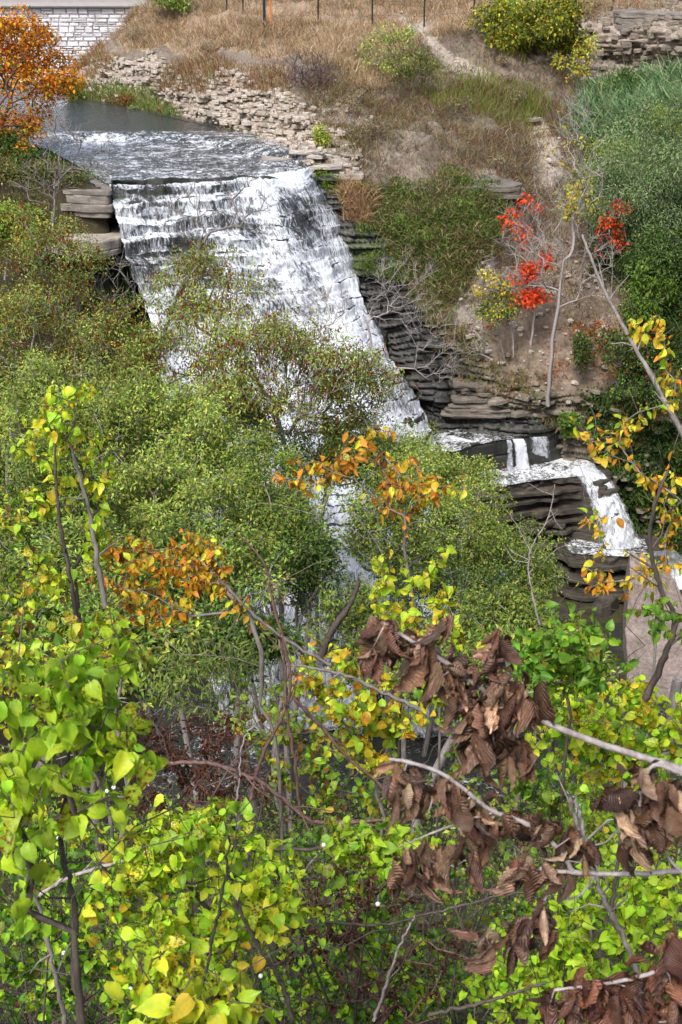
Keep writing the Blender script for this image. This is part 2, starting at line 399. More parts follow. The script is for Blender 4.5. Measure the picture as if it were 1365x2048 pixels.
# river trench on the far left bank: keep left bank left of the water
rl = np.interp(GY, [57, 62, 75, 90, 210], [-10.4, -13.5, -20.5, -29, -60])
GZ = np.where((GY > 57) & (GX > rl), np.minimum(GZ, -12), GZ)
Gp = np.stack([GX, GY, GZ], -1).reshape(-1, 3)
nz = fbm(Gp * .3, 4, 5) * .5 + fbm(Gp * 1.2, 3, 6) * .2
Gp[:, 2] += nz * np.clip(np.hypot(Gp[:, 0], Gp[:, 1]) / 6, .15, 1)
def floormat(n, out):
    tc = wpos(n)
    c = ramp(n, [(.3, (.02, .017, .01)), (.45, (.045, .033, .02)), (.6, (.05, .058, .02)), (.75, (.13, .08, .045))], noise(n, 1.6, 8, .7, tc)).outputs[0]
    f2 = noise(n, 22, 6, .75, tc)
    c = mixc(n, c, ramp(n, [(.3, (.4, .38, .35)), (.7, (1.7, 1.6, 1.4))], f2).outputs[0], 1.0, 'MULTIPLY')
    p = N(n, 'BsdfPrincipled', inp={'Roughness': .95}); n.links.new(c, p.inputs['Base Color'])
    bp = N(n, 'Bump', inp={'Strength': 1, 'Distance': .06}); n.links.new(f2, bp.inputs['Height']); n.links.new(bp.outputs[0], p.inputs['Normal'])
    n.links.new(p.outputs[0], out.inputs[0])
M_FLOOR = mat('leaf_litter_ground', floormat)
tag(obj('ground', mesh('ground', Gp, gridF(len(gx), len(gy), True), M_FLOOR, True)), kind='structure')

# ---- cascade rock and water
fcols = [
 [PZ(222, 372, -9.7), P(238, 450, 56.2), P(262, 540, 55.4), P(300, 650, 54.2), P(330, 800, 52.0), P(370, 1000, 48), P(400, 1200, 44), P(420, 1360, 40.5), P(430, 1475, 40)],
 [PZ(330, 370, -9.7), P(350, 450, 56.9), P(385, 540, 56.0), P(430, 650, 54.9), P(470, 800, 52.4), P(500, 1000, 48), P(520, 1200, 44), P(520, 1360, 40.5), P(530, 1475, 40)],
 [PZ(430, 364, -9.7), P(465, 450, 57.8), P(510, 540, 56.7), P(560, 650, 55.4), P(610, 800, 52.8), P(630, 1000, 48.3), P(630, 1200, 44), P(620, 1360, 40.5), P(630, 1475, 40)],
 [PZ(520, 352, -9.7), P(580, 440, 59.0), P(635, 540, 57.6), P(690, 650, 56.2), P(745, 800, 53.6), P(740, 1000, 48.6), P(730, 1200, 44), P(720, 1360, 40.5), P(730, 1475, 40)],
 [PZ(585, 343, -9.7), P(632, 440, 60.2), P(675, 550, 58.5), P(735, 670, 57.0), P(800, 805, 55.2), P(840, 960, 50.6), P(840, 1200, 44), P(820, 1380, 40.5), P(830, 1475, 40)],
 [PZ(608, 338, -9.7), P(652, 432, 60.6), P(697, 545, 59.0), P(762, 690, 57.3), P(838, 815, 55.9), P(885, 940, 52.3), P(950, 1200, 44), P(960, 1400, 40.5), P(970, 1475, 40)],
 [PZ(622, 333, -9.9), P(668, 440, 60.9), P(716, 560, 59.3), P(784, 700, 57.6), P(864, 840, 56.2), P(905, 960, 52.5), P(1050, 1200, 45), P(1060, 1400, 41), P(1070, 1475, 40)],
]
nu, nv = 330, 620
G0 = loft(fcols, nu, nv)
top = np.array([c[0] for c in fcols]); 
f0 = G0.reshape(-1, 3)
def stepz(p, h, seed, amp=.45, sharp=.28):
    k0 = p[:, 2] / h + .25 * vnoise(p * np.array([.35, .35, 0]) + 3, seed + 5)
    k0 = k0 + amp * (vnoise(np.stack([p[:, 0] * .5, p[:, 1] * .2, np.floor(k0) * 5.1], -1), seed))
    k = np.floor(k0); f = k0 - k
    s = np.clip((f - 0) / sharp, 0, 1); s = s * s * (3 - 2 * s)       # riser then tread
    return p[:, 2] + (k + s - k0) * h
upper = np.clip((f0[:, 2] + 15.5) / 2.5, 0, 1) * np.clip(1 - (f0[:, 0] + 5.5) / 3.5, 0, 1)
z1 = stepz(f0, .78, 100, .45, .16); z2 = .55 * stepz(f0, .62, 200, 1.1, .3) + .45 * stepz(f0, .33, 210, 1.2, .35)
zz = z1 * upper + z2 * (1 - upper)
tt = np.tile(np.linspace(0, 1, nv), nu)
fz = np.clip(tt * 30, 0, 1)
R = f0.copy(); R[:, 2] = f0[:, 2] * (1 - fz) + zz * fz
blk = np.floor(f0[:, 2] / .39 + .6 * vnoise(f0 * np.array([.3, .3, 0]), 307)); cxk = np.floor(f0[:, 0] * .9 + blk * 3.7)
R[:, 1] += (-.28 * fbm(f0 * np.array([.8, .8, .8]), 4, 301) - .35 * vnoise(f0 * np.array([1.1, .5, .5]), 305)) * fz * (1 - .8 * upper)
R[:, 1] -= .38 * (_h(cxk.astype(int), blk.astype(int), blk.astype(int) * 0, 9) - .5) * fz * (.35 + .65 * upper)
R[:, 2] += .07 * fbm(f0 * 3, 3, 302)
bul = .9 * fbm(np.stack([f0[:, 0] * .45, f0[:, 2] * .12, f0[:, 2] * 0], -1), 3, 311) * fz * (1 - upper * .6)
R[:, 1] -= bul
edg = np.clip((np.repeat(np.linspace(0, 1, nu), nv) - .86) / .14, 0, 1)
R[:, 0] -= edg * (.55 * (vnoise(np.stack([f0[:, 2] * .9, f0[:, 2] * 0, f0[:, 2] * 0], -1), 312) + .3)) * fz
R[:, 1] += edg ** 2 * .8 * fz
tag(obj('waterfall_rock', mesh('waterfall_rock', R, gridF(nu, nv), M_WET, False)), kind='structure')
# water veil
seg = np.zeros((nu, nv)); Rg = R.reshape(nu, nv, 3)
dist = np.concatenate([np.zeros((nu, 1)), np.cumsum(np.linalg.norm(np.diff(G0, axis=1), axis=2), 1)], 1)
um = np.linspace(0, 1, nu)[:, None] * 11 + 0 * dist
pxw, pyw = proj(f0)
cov = np.full(len(f0), .580)
cov -= .062 * np.clip(upper * 1.4, 0, 1)
cov += .10 * np.clip(1 - tt / .05, 0, 1)
cov += .06 * np.clip(1 - np.abs((pxw - (470 + (pyw - 360) * .62)) / 170), 0, 1)
cov -= .05 * inpoly(pxw + 20 * vnoise(f0 * 1.5, 8), pyw, [(555, 370), (600, 400), (640, 520), (600, 500), (560, 430)])
cov -= .16 * np.clip((um.ravel() - 9.7 + .9 * vnoise(f0 * .9, 19)) / 1.3, 0, 1)
cov += .20 * fbm(f0 * np.array([.6, .8, .8]), 4, 333)
sl = np.abs(np.gradient(Rg, axis=1)[..., 2]).ravel(); sl = sl / (np.linalg.norm(np.gradient(Rg, axis=1), axis=2).ravel() + 1e-9)
cov += .05 * (1 - sl) * upper - .035 * upper * sl
cov[pyw > 1150] -= .03
f0s = f0.copy(); f0s[:, 1] -= bul; f0s[:, 0] = R[:, 0]; f0s[:, 1] += edg ** 2 * .8 * fz
R[:, 2] = np.minimum(R[:, 2], -9.70 - .02 * tt)
wat = .62 * R + .38 * f0s
wat[:, 1] -= .08 + .16 * upper
wat[:, 2] += .05 * upper
wat[:, 1] -= .10 + .06 * fbm(f0 * np.array([6, 6, 2.0]), 3, 401); wat[:, 2] += .06 + .05 * fbm(f0 * np.array([7, 7, 3.0]), 2, 402)
Rd = np.concatenate([np.zeros((nu, 1)), np.cumsum(np.linalg.norm(np.diff(Rg, axis=1), axis=2), 1)], 1)
flow = np.stack([um.ravel(), .35 * dist.ravel() + .45 * Rd.ravel(), cov], -1)
def foam(n, out, su=5.6, sv=1.75, base=0.0, sheen=False):
    at = N(n, 'Attribute', attribute_name='flow'); sx = N(n, 'SeparateXYZ'); n.links.new(at.outputs['Vector'], sx.inputs[0])
    cx = N(n, 'CombineXYZ'); n.links.new(math_(n, 'MULTIPLY', sx.outputs[0], su), cx.inputs[0]); n.links.new(math_(n, 'MULTIPLY', sx.outputs[1], sv), cx.inputs[1])
    f = noise(n, 1.0, 6, .72, cx.outputs[0], 1.4)
    fine = noise(n, 3.4, 4, .75, cx.outputs[0], 1.6)
    g = math_(n, 'ADD', math_(n, 'MULTIPLY', f, .62), math_(n, 'MULTIPLY', fine, .38))
    lo = math_(n, 'SUBTRACT', g, math_(n, 'SUBTRACT', 1.0, sx.outputs[2]))
    a = math_(n, 'MULTIPLY', math_(n, 'ADD', lo, .03), 6.5, clamp=True)
    w1 = N(n, 'BsdfPrincipled', inp={'Base Color': (.86, .91, .99, 1), 'Roughness': .45})
    tr = N(n, 'BsdfTranslucent', inp={'Color': (.85, .9, .97, 1)})
    wm = N(n, 'MixShader'); wm.inputs[0].default_value = .25; n.links.new(w1.outputs[0], wm.inputs[1]); n.links.new(tr.outputs[0], wm.inputs[2])
    gl = N(n, 'BsdfGlossy', inp={'Color': (.9, .95, 1, 1), 'Roughness': .12}); tp = N(n, 'BsdfTransparent')
    film = N(n, 'MixShader'); film.inputs[0].default_value = .02; n.links.new(tp.outputs[0], film.inputs[1]); n.links.new(gl.outputs[0], film.inputs[2])
    mx = N(n, 'MixShader'); n.links.new(a, mx.inputs[0]); n.links.new(film.outputs[0], mx.inputs[1]); n.links.new(wm.outputs[0], mx.inputs[2])
    n.links.new(mx.outputs[0], out.inputs[0])
M_FOAM = mat('white_water', foam)
tag(obj('waterfall', mesh('waterfall', wat, gridF(nu, nv), M_FOAM, True, uv=flow)), kind='structure')

# ---- flat running water: dark gloss with foam by coverage
def rivermat(n, out):
    at = N(n, 'Attribute', attribute_name='flow'); sx = N(n, 'SeparateXYZ'); n.links.new(at.outputs['Vector'], sx.inputs[0])
    cx = N(n, 'CombineXYZ'); n.links.new(math_(n, 'MULTIPLY', sx.outputs[0], 2.2), cx.inputs[0]); n.links.new(math_(n, 'MULTIPLY', sx.outputs[1], 2.4), cx.inputs[1])
    f = math_(n, 'ADD', math_(n, 'MULTIPLY', noise(n, .8, 5, .7, cx.outputs[0], .8), .5), math_(n, 'MULTIPLY', noise(n, 3.6, 4, .7, cx.outputs[0], .8), .5))
    a = math_(n, 'MULTIPLY', math_(n, 'SUBTRACT', f, math_(n, 'SUBTRACT', 1.0, sx.outputs[2])), 8.0, clamp=True)
    fb = noise(n, 2.6, 4, .6, cx.outputs[0], .4)
    bp = N(n, 'Bump', inp={'Strength': .8, 'Distance': .09}); n.links.new(fb, bp.inputs['Height'])
    p = N(n, 'BsdfPrincipled', inp={'Base Color': (.035, .037, .03, 1), 'Roughness': .07}); n.links.new(bp.outputs[0], p.inputs['Normal'])
    w1 = N(n, 'BsdfPrincipled', inp={'Base Color': (.80, .83, .88, 1), 'Roughness': .5})
    mx = N(n, 'MixShader'); n.links.new(a, mx.inputs[0]); n.links.new(p.outputs[0], mx.inputs[1]); n.links.new(w1.outputs[0], mx.inputs[2])
    n.links.new(mx.outputs[0], out.inputs[0])
M_RIVER = mat('river_water', rivermat)
# upper river: rows from lip to far; left edge, right edge
rr = [ # left px, right px, py, z
 (222, 622, 0, 0)]
ys = [0, 1]
lipL = top[:, :]
rows = []
lip = cr(top, np.linspace(0, len(top) - 1, 160))
stepL = [PZ(x, y, -9.55) for x, y in ((100, 300), (160, 283), (220, 283), (300, 283), (380, 286), (440, 296), (520, 312), (640, 322))]
stepU = [PZ(x, y, -9.25) for x, y in ((60, 290), (140, 268), (220, 266), (300, 264), (380, 266), (450, 276), (540, 296), (655, 312))]
midU = [PZ(x, y, -9.2) for x, y in ((-120, 250), (40, 240), (120, 232), (200, 228), (290, 226), (380, 240), (470, 262), (640, 300))]
farU = [PZ(x, y, -9.2) for x, y in ((-400, 212), (-200, 205), (-60, 198), (20, 195), (80, 193), (130, 194), (170, 200), (300, 214))]
far2 = [PZ(x, y, -9.2) for x, y in ((-400, 168), (-260, 166), (-160, 165), (-80, 165), (0, 165), (60, 165), (130, 165), (250, 168))]
def rs(a): a = np.array(a); return cr(a, np.linspace(0, len(a) - 1, 160))
nearrow = lip + np.array([0, .0, .02])
secs = [nearrow, rs(stepL) * .5 + lip * .5, rs(stepL), rs(stepU), rs(midU), rs(farU), rs(far2)]
secs[1][:, 2] = -9.6; secs[0][:, 1] -= .12
RV = []
for a, b, k in zip(secs[:-1], secs[1:], (40, 40, 8, 40, 40, 20)):
    for t in np.arange(k) / k: RV.append(a * (1 - t) + b * t)
RV = np.array(RV); nr = len(RV)
rp = RV.reshape(-1, 3).copy()
rx, ry = proj(rp)
rc = np.full(len(rp), .505)
d_foam = inpoly(rx + 14 * vnoise(rp * .5, 4), ry + 6 * vnoise(rp * .8, 14), [(60, 300), (110, 284), (380, 284), (450, 300), (400, 318), (330, 330), (300, 352), (220, 366), (110, 366)])
rc[d_foam] = .505
fall2 = inpoly(rx, ry, [(370, 274), (425, 282), (450, 300), (400, 298)]) | inpoly(rx, ry, [(180, 268), (250, 266), (250, 300), (160, 296)])
rc[fall2] = .56
lipb = (ry > 336) & (rx > 300); rc[lipb] = .525
calm = ry < 262; rc[calm] = .33
rapid = inpoly(rx, ry, [(20, 192), (150, 196), (120, 222), (20, 218)]); rc[rapid] = .48
rc += .07 * fbm(rp * np.array([.5, .9, .6]), 4, 88)
rp[:, 2] += .02 * fbm(rp * np.array([2, 2, 0]), 3, 91) + .04 * (rc > .48) * fbm(rp * np.array([3, 5, 0]), 3, 92)
rflow = np.stack([rp[:, 0], rp[:, 1], rc], -1)
tag(obj('river', mesh('river', rp, gridF(nr, 160), M_RIVER, True, uv=rflow)), kind='structure')
# creek at the valley floor
cx_, cy_ = np.meshgrid(np.linspace(-10, 34, 90), np.linspace(29, 49, 60), indexing='ij')
cpnt = np.stack([cx_, cy_, -27.15 + .06 * vnoise(np.stack([cx_, cy_, 0 * cx_], -1) * 1.5, 7)], -1).reshape(-1, 3)
ccov = .46 - .006 * np.clip(cpnt[:, 0] - 4, 0, 12) + .08 * fbm(cpnt * .25, 3, 12)
tag(obj('creek', mesh('creek', cpnt, gridF(90, 60, True), M_RIVER, True, uv=np.stack([cpnt[:, 0], cpnt[:, 1], ccov], -1))), kind='structure')

# ---- layered rock blocks
def rockblock(name, outline, ztop, zbot, m, lay=.28, jit=.18, seed=0, parent=None, dome=0, kind='structure', batter=.0, n=90):
    rg = np.random.default_rng(seed)
    o = np.array([p[:2] for p in outline], float); k = len(o)
    per = np.vstack([o, o[:1]]); seg = np.linalg.norm(np.diff(per, axis=0), axis=1); cum = np.concatenate([[0], np.cumsum(seg)])
    t = np.linspace(0, cum[-1], n, endpoint=False)
    ring = np.stack([np.interp(t, cum, per[:, 0]), np.interp(t, cum, per[:, 1])], 1)
    for _ in range(6): ring = (ring + np.roll(ring, 1, 0) + np.roll(ring, -1, 0)) / 3
    c = ring.mean(0)
    V = []; F = []; z = ztop; first = True; li = 0
    while z > zbot:
        h = lay * rg.uniform(.55, 1.5); z2 = z - h
        off = rg.uniform(-jit, jit) if not first else 0
        q = np.concatenate([ring, np.full((n, 1), li * 2.7)], 1)
        nz = jit * fbm(q * np.array([.9, .9, 1]), 3, seed + 3) + .6 * jit * vnoise(q * np.array([2.6, 2.6, 1]), seed + 9)
        d = nrm(ring - c) * (off + nz + batter * (ztop - z))[:, None]
        for zz_, inn in ((z, .03), (z - h * .12, 0), (z2 + h * .12, 0), (z2, .05), (z2, .05)):
            b = len(V)
            rr_ = ring + d * 1 - nrm(ring - c) * inn
            zn = zz_ + .03 * vnoise(np.concatenate([rr_, np.full((n, 1), zz_)], 1) * 1.5, seed)
            V.extend(np.concatenate([rr_, zn[:, None]], 1).tolist())
        b = len(V) - 5 * n
        for L in range(3):
            for i in range(n):
                j = (i + 1) % n
                F.append([b + L * n + i, b + (L + 1) * n + i, b + (L + 1) * n + j, b + L * n + j])
        F.append([b + i for i in range(n)]); F.append([b + 3 * n + n - 1 - i for i in range(n)])
        z = z2; li += 1; first = False
    ob = obj(name, mesh(name, np.array(V), F, m), parent)
    return ob
def poly_z(z, pts): return [PZ(a, b, z) for a, b in pts]
L1 = poly_z(-20.85, [(800, 868), (850, 900), (905, 906), (960, 890), (1025, 878), (1112, 870), (1150, 850), (1100, 830), (860, 828)])
tag(rockblock('rock_ledge', L1, -20.85, -25.5, M_WET, .55, .14, 5), kind='structure')
L2 = poly_z(-22.3, [(935, 955), (960, 972), (1010, 974), (1080, 962), (1150, 955), (1215, 968), (1215, 935), (1150, 905), (1010, 905)])
tag(rockblock('rock_ledge', L2, -22.3, -29.5, M_DAMP, .2, .42, 6, batter=.09, n=170), kind='structure')
L3 = poly_z(-25.4, [(1120, 1088), (1140, 1110), (1200, 1120), (1262, 1115), (1320, 1110), (1340, 1080), (1240, 1062), (1150, 1065)])
tag(rockblock('rock_ledge', L3, -25.4, -30, M_DAMP, .2, .4, 7, batter=.07), kind='structure')
LL = poly_z(-9.75, [(60, 372), (120, 378), (200, 382), (224, 384), (226, 366), (200, 352), (120, 346), (40, 345)])
tag(rockblock('rock_ledge', LL, -9.75, -10.9, M_LIMEG, .26, .12, 8), kind='structure')
LM = poly_z(-10.9, [(60, 430), (120, 432), (190, 420), (222, 405), (226, 380), (120, 380), (40, 385)])
tag(rockblock('rock_ledge', LM, -10.6, -11.6, M_LIMEG, .4, .12, 18), kind='structure')
LO = poly_z(-11.7, [(90, 470), (130, 482), (200, 486), (246, 474), (256, 456), (236, 436), (180, 428), (90, 430)])
tag(rockblock('overhanging_rock', LO, -11.7, -12.35, M_LIME, .33, .10, 9), kind='structure')
LB = [W(-40, -12, 57.4), W(238, -12, 57.2), W(250, -12, 58.5), W(-40, -12, 60)]
tag(rockblock('rock_wall', LB, -12.0, -24, M_WET, .5, .2, 10), kind='structure')
# water on the ledges
def flatwater(name, z, pts, cov, seed, n=70):
    o = np.array(poly_z(z, pts)); mn, mxx = o.min(0), o.max(0)
    X, Y = np.meshgrid(np.linspace(mn[0], mxx[0], n), np.linspace(mn[1], mxx[1], n), indexing='ij')
    p = np.stack([X, Y, np.full_like(X, z)], -1).reshape(-1, 3)
    ins = inpoly(p[:, 0] + .15 * vnoise(p, 1), p[:, 1], o[:, :2])
    p[:, 2] += .03 * fbm(p * np.array([3, 3, 0]), 3, seed)
    F = gridF(n, n, True); F = F[ins[F].all(1)]
    fl = np.stack([p[:, 0], p[:, 1], cov + .1 * fbm(p * .8, 3, seed + 1)], -1)
    return tag(obj(name, mesh(name, p, F, M_RIVER, True, uv=fl)), kind='structure')
flatwater('ledge_water', -20.78, [(790, 866), (850, 899), (905, 905), (960, 889), (1025, 877), (1112, 869), (1120, 860), (1000, 852), (870, 846), (820, 820)], .53, 31)
flatwater('ledge_water', -22.22, [(938, 955), (962, 971), (1010, 973), (1080, 961), (1150, 954), (1190, 950), (1190, 928), (1150, 912), (1010, 912), (960, 945)], .56, 32)
flatwater('ledge_water', -25.33, [(1130, 1088), (1145, 1108), (1262, 1114), (1300, 1108), (1290, 1078), (1170, 1070)], .53, 33)
def veil(name, cols, nu_, nv_, cov, wid, bulge=.1, seed=0, edge=.25):
    G = loft(cols, nu_, nv_); f = G.reshape(-1, 3).copy()
    f[:, 1] -= bulge * .5 * fbm(f * np.array([3, 3, 1]), 3, seed)
    d = np.concatenate([np.zeros((nu_, 1)), np.cumsum(np.linalg.norm(np.diff(G, axis=1), axis=2), 1)], 1)
    s = np.linspace(0, 1, nu_)[:, None] + 0 * d
    cv = cov - edge * np.abs(s * 2 - 1) ** 3
    return tag(obj(name, mesh(name, f, gridF(nu_, nv_), M_FOAM, True, uv=np.stack([(s * wid).ravel(), d.ravel(), cv.ravel()], -1))), kind='structure')
yl = -20.76
def fallstrip(x0, x1, y0, y1, z0=-20.76, z1=-22.2, seed=0, cov=.5, dx=6):
    a, b = PZ(x0, y0, z0), PZ(x1, y0 - 1, z0); c_, d_ = PZ(x0 + dx - 4, y1, z1), PZ(x1 + dx, y1 - 2, z1)
    m = lambda p, q: [p, p + (q - p) * .35 + np.array([0, -.18, .25]), p + (q - p) * .7 + np.array([0, -.2, .1]), q + np.array([0, -.2, 0])]
    veil('waterfall', [m(a, c_), m((a + b) / 2, (c_ + d_) / 2), m(b, d_)], 30, 50, cov, abs(b[0] - a[0]), seed=seed)
fallstrip(1012, 1024, 880, 938, seed=1, cov=.57, dx=4); fallstrip(1024, 1048, 878, 936, seed=2, cov=.68, dx=12); fallstrip(1058, 1096, 874, 922, seed=3, cov=.60, dx=6)
veil('waterfall', [
 [PZ(1140, 940, -22.2), P(1160, 962, 53.6), P(1178, 1000, 53.2), P(1190, 1040, 52.8), P(1196, 1096, 52.6)],
 [PZ(1155, 932, -22.2), P(1190, 955, 53.8), P(1216, 1000, 53.3), P(1232, 1040, 52.9), P(1240, 1098, 52.6)],
 [PZ(1180, 928, -22.2), P(1216, 952, 54.0), P(1246, 1000, 53.5), P(1264, 1040, 53.1), P(1286, 1094, 52.8)]], 60, 110, .62, 2.0, .5, 11, .2)
veil('waterfall', [
 [PZ(1300, 1105, -25.3), P(1310, 1140, 53), P(1325, 1180, 52.6), P(1340, 1230, 52.3)],
 [PZ(1330, 1100, -25.3), P(1350, 1140, 53), P(1370, 1180, 52.6), P(1390, 1230, 52.3)],
 [PZ(1350, 1100, -25.3), P(1390, 1140, 53), P(1410, 1180, 52.6), P(1430, 1230, 52.3)]], 30, 60, .62, 1.5, .3, 12, .1)
# sloping sandstone slab at the right
def slab():
    q = [P(1262, 1104, 51.0), P(1296, 1112, 51.0), P(1345, 1150, 50.6), P(1400, 1240, 47.6), P(1430, 1440, 41.8), P(1330, 1440, 41.8), P(1262, 1420, 42.2), P(1252, 1260, 46.8)]
    q = np.array(q); per = np.vstack([q, q[:1]]); n = 80
    t = np.linspace(0, len(q), n, endpoint=False); i = t.astype(int); f = (t - i)[:, None]
    ring = per[i] * (1 - f) + per[i + 1] * f
    ring[:, 0] += .12 * fbm(ring * 1.2, 3, 3)
    c = ring.mean(0); V = []; F = []
    for s in np.linspace(1, 0.02, 26):
        L = c + (ring - c) * s; L[:, 2] += .30 * fbm(L * .9, 5, 8) + .05 * np.floor(2.5 * vnoise(L * .7, 6)); V.append(L)
    low = ring + np.array([0, .5, -1.6]); V = [low] + V
    V = np.array(V).reshape(-1, 3)
    for L in range(26):
        for i in range(n):
            j = (i + 1) % n; F.append([L * n + i, L * n + j, (L + 1) * n + j, (L + 1) * n + i])
    F.append([26 * n + i for i in range(n)])
    return tag(obj('fallen_slab', mesh('fallen_slab', V, F, rocky('pinkish_sandstone', [(.3, (.18, .145, .13)), (.6, (.30, .25, .225)), (.8, (.42, .37, .34))], .8, 1.0, .9, strata=False, moss=-.03))),
               'long pinkish grey rock slab sloping down to the creek beside the lower falls', 'rock slab')
slab()
# ------------------------------------------------------------------ plants: generators
def tubes(paths, sides=5):
    """paths: list of (pts (k,3), radii (k,)) -> V,F"""
    V = []; F = []; base = 0
    a = np.linspace(0, 2 * np.pi, sides, endpoint=False); ca, sa = np.cos(a), np.sin(a)
    for pts, r in paths:
        pts = np.asarray(pts, float); k = len(pts)
        if k < 2: continue
        t = nrm(np.gradient(pts, axis=0))
        ref = np.array([0, 0, 1.0]) if abs(t[0, 2]) < .8 else np.array([1.0, 0, 0])
        n = nrm(np.cross(t, ref)); b = np.cross(t, n)
        ring = pts[:, None] + (n[:, None] * ca[None, :, None] + b[:, None] * sa[None, :, None]) * np.asarray(r)[:, None, None]
        V.append(ring.reshape(-1, 3))
        i = base + np.arange(k - 1)[:, None] * sides + np.arange(sides)[None]
        j = base + np.arange(k - 1)[:, None] * sides + (np.arange(sides)[None] + 1) % sides
        F.append(np.stack([i, j, j + sides, i + sides], -1).reshape(-1, 4)); base += k * sides
    return np.concatenate(V), np.concatenate(F)
class Skel:
    def __init__(s, trunk, r0, rg):
        s.p = [np.array(q, float) for q in trunk]; s.par = [-1] + list(range(len(trunk) - 1)); s.n0 = len(trunk); s.rg = rg
        s.tips = []; s.r0 = r0
    def grow(s, targets, wob=.12, sag=0.0, seglen=.5, up=.25, bias=.35):
        base = s.p[s.n0 // 2 if s.n0 > 2 else 0]
        order = np.argsort(np.linalg.norm(targets - base, axis=1))
        arr = np.array(s.p); dist0 = [0.0]
        for i in range(1, len(s.p)): dist0.append(dist0[s.par[i]] + np.linalg.norm(s.p[i] - s.p[s.par[i]]))
        cap = len(s.p) + len(targets) * 9 + 10
        A = np.zeros((cap, 3)); D = np.zeros(cap); n = len(s.p); A[:n] = arr; D[:n] = dist0
        for o in order:
            q = targets[o]; d = q - A[:n]; L = np.linalg.norm(d, axis=1)
            cost = L + bias * D[:n] + .9 * np.maximum(0, -(d[:, 2])) * .6
            if s.n0 > 3: cost[:max(1, s.n0 // 3)] += .4 * L[:max(1, s.n0 // 3)]
            k = int(np.argmin(cost)); a = A[k].copy(); dd = q - a; ll = L[k]
            m = int(np.clip(math.ceil(ll / seglen), 1, 8)); prev = k
            off = s.rg.normal(size=3) * wob * ll; off[2] = abs(off[2]) * .5 + up * ll * .4
            for t in (np.arange(1, m + 1) / m):
                p = a + dd * t + off * math.sin(math.pi * t) * .6 + (s.rg.normal(size=3) * wob * ll * .12 if t < 1 else 0)
                if n >= cap: break
                A[n] = p; D[n] = D[prev] + ll / m; s.par.append(prev); prev = n; n += 1
            s.tips.append(prev)
        s.p = A[:n]; s.D = D[:n]
        return s
    def paths(s, rtip, power=.5, rmax=None):
        n = len(s.p); par = np.array(s.par); cnt = np.zeros(n)
        kids = [[] for _ in range(n)]
        for i in range(1, n): kids[par[i]].append(i)
        for i in range(n - 1, -1, -1):
            if not kids[i]: cnt[i] = 1
            if par[i] >= 0: cnt[par[i]] += cnt[i]
        r = rtip * cnt ** power
        if rmax: r = np.minimum(r, rmax)
        k = min(s.n0, n); r[:k] *= np.linspace(1.1, .62, k)
        s.r = r
        out = []; starts = [0]
        seen = []
        stack = [(0, None)]
        while stack:
            st, pr = stack.pop(); ids = ([pr] if pr is not None else []) + [st]; c = st
            while kids[c]:
                ks = sorted(kids[c], key=lambda z: -cnt[z]); c2 = ks[0]
                for z in ks[1:]: stack.append((z, c))
                ids.append(c2); c = c2
            P_ = np.asarray(s.p)[ids]; R_ = r[ids].copy()
            if pr is not None and len(ids) > 1: R_[0] = R_[1]
            R_[-1] *= .5
            if len(P_) > 1: out.append((P_, R_))
        return out
    def dirs(s):
        return np.array([nrm(s.p[t] - s.p[s.par[t]]) if s.par[t] >= 0 else (0, 0, 1) for t in s.tips])

def cloud(c, r, n, lumps, rg, lr=.33, shell=.55):
    """cluster centres inside a lumpy ellipsoid"""
    c = np.array(c, float); r = np.array(r, float)
    d = nrm(rg.normal(size=(lumps, 3))); rad = rg.uniform(shell * .8, 1.08, size=(lumps, 1)); L = d * rad
    k = rg.integers(0, lumps, n); q = L[k] + rg.normal(size=(n, 3)) * lr * .6 * rg.uniform(.6, 1.2, size=(lumps, 1))[k]
    m = np.linalg.norm(q, axis=1); q = np.where((m > 1.15)[:, None], q / m[:, None] * 1.1, q)
    return c + q * r, k

def frames(tipdir, normal):
    y = nrm(tipdir); x = nrm(np.cross(y, normal)); z = np.cross(x, y)
    return np.stack([x, y, z], -1)              # columns
def blobs_leaves(pos, tip, nor, L, Wd, col, fold=.25):
    """diamond leaf of two triangles each folded on the midrib"""
    n = len(pos); R = frames(tip, nor)
    L = np.broadcast_to(L, n); Wd = np.broadcast_to(Wd, n)
    z = np.zeros(n)
    loc = np.stack([np.stack([z, z, z], -1), np.stack([-Wd / 2, L * .45, fold * Wd], -1), np.stack([z, L, -.12 * L], -1), np.stack([Wd / 2, L * .45, fold * Wd], -1)], 1)
    V = pos[:, None] + np.einsum('nij,nkj->nki', R, loc)
    b = np.arange(n)[:, None] * 4
    F = np.concatenate([b + np.array([[0, 2, 1]]), b + np.array([[0, 3, 2]])], 0)
    return V.reshape(-1, 3), F, np.repeat(col, 4, 0)
def pal(cols, wts, n, rg, var=.18):
    cols = np.array(cols, float); wts = np.array(wts, float); k = rg.choice(len(cols), n, p=wts / wts.sum())
    c = cols[k] * (1 + rg.normal(size=(n, 1)) * var) * (1 + rg.normal(size=(n, 3)) * .05)
    return np.clip(c, .004, .9)

LIGHTG = (.33, .45, .09); MIDG = (.17, .29, .05); PALEG = (.52, .57, .16); DARKG = (.06, .105, .03); YELG = (.50, .47, .08); RUST = (.26, .085, .022); TAN = (.34, .22, .11)
OLIVE = (.25, .25, .07); ORANGE = (.52, .20, .025); YEL = (.60, .42, .04); RED = (.62, .07, .02)

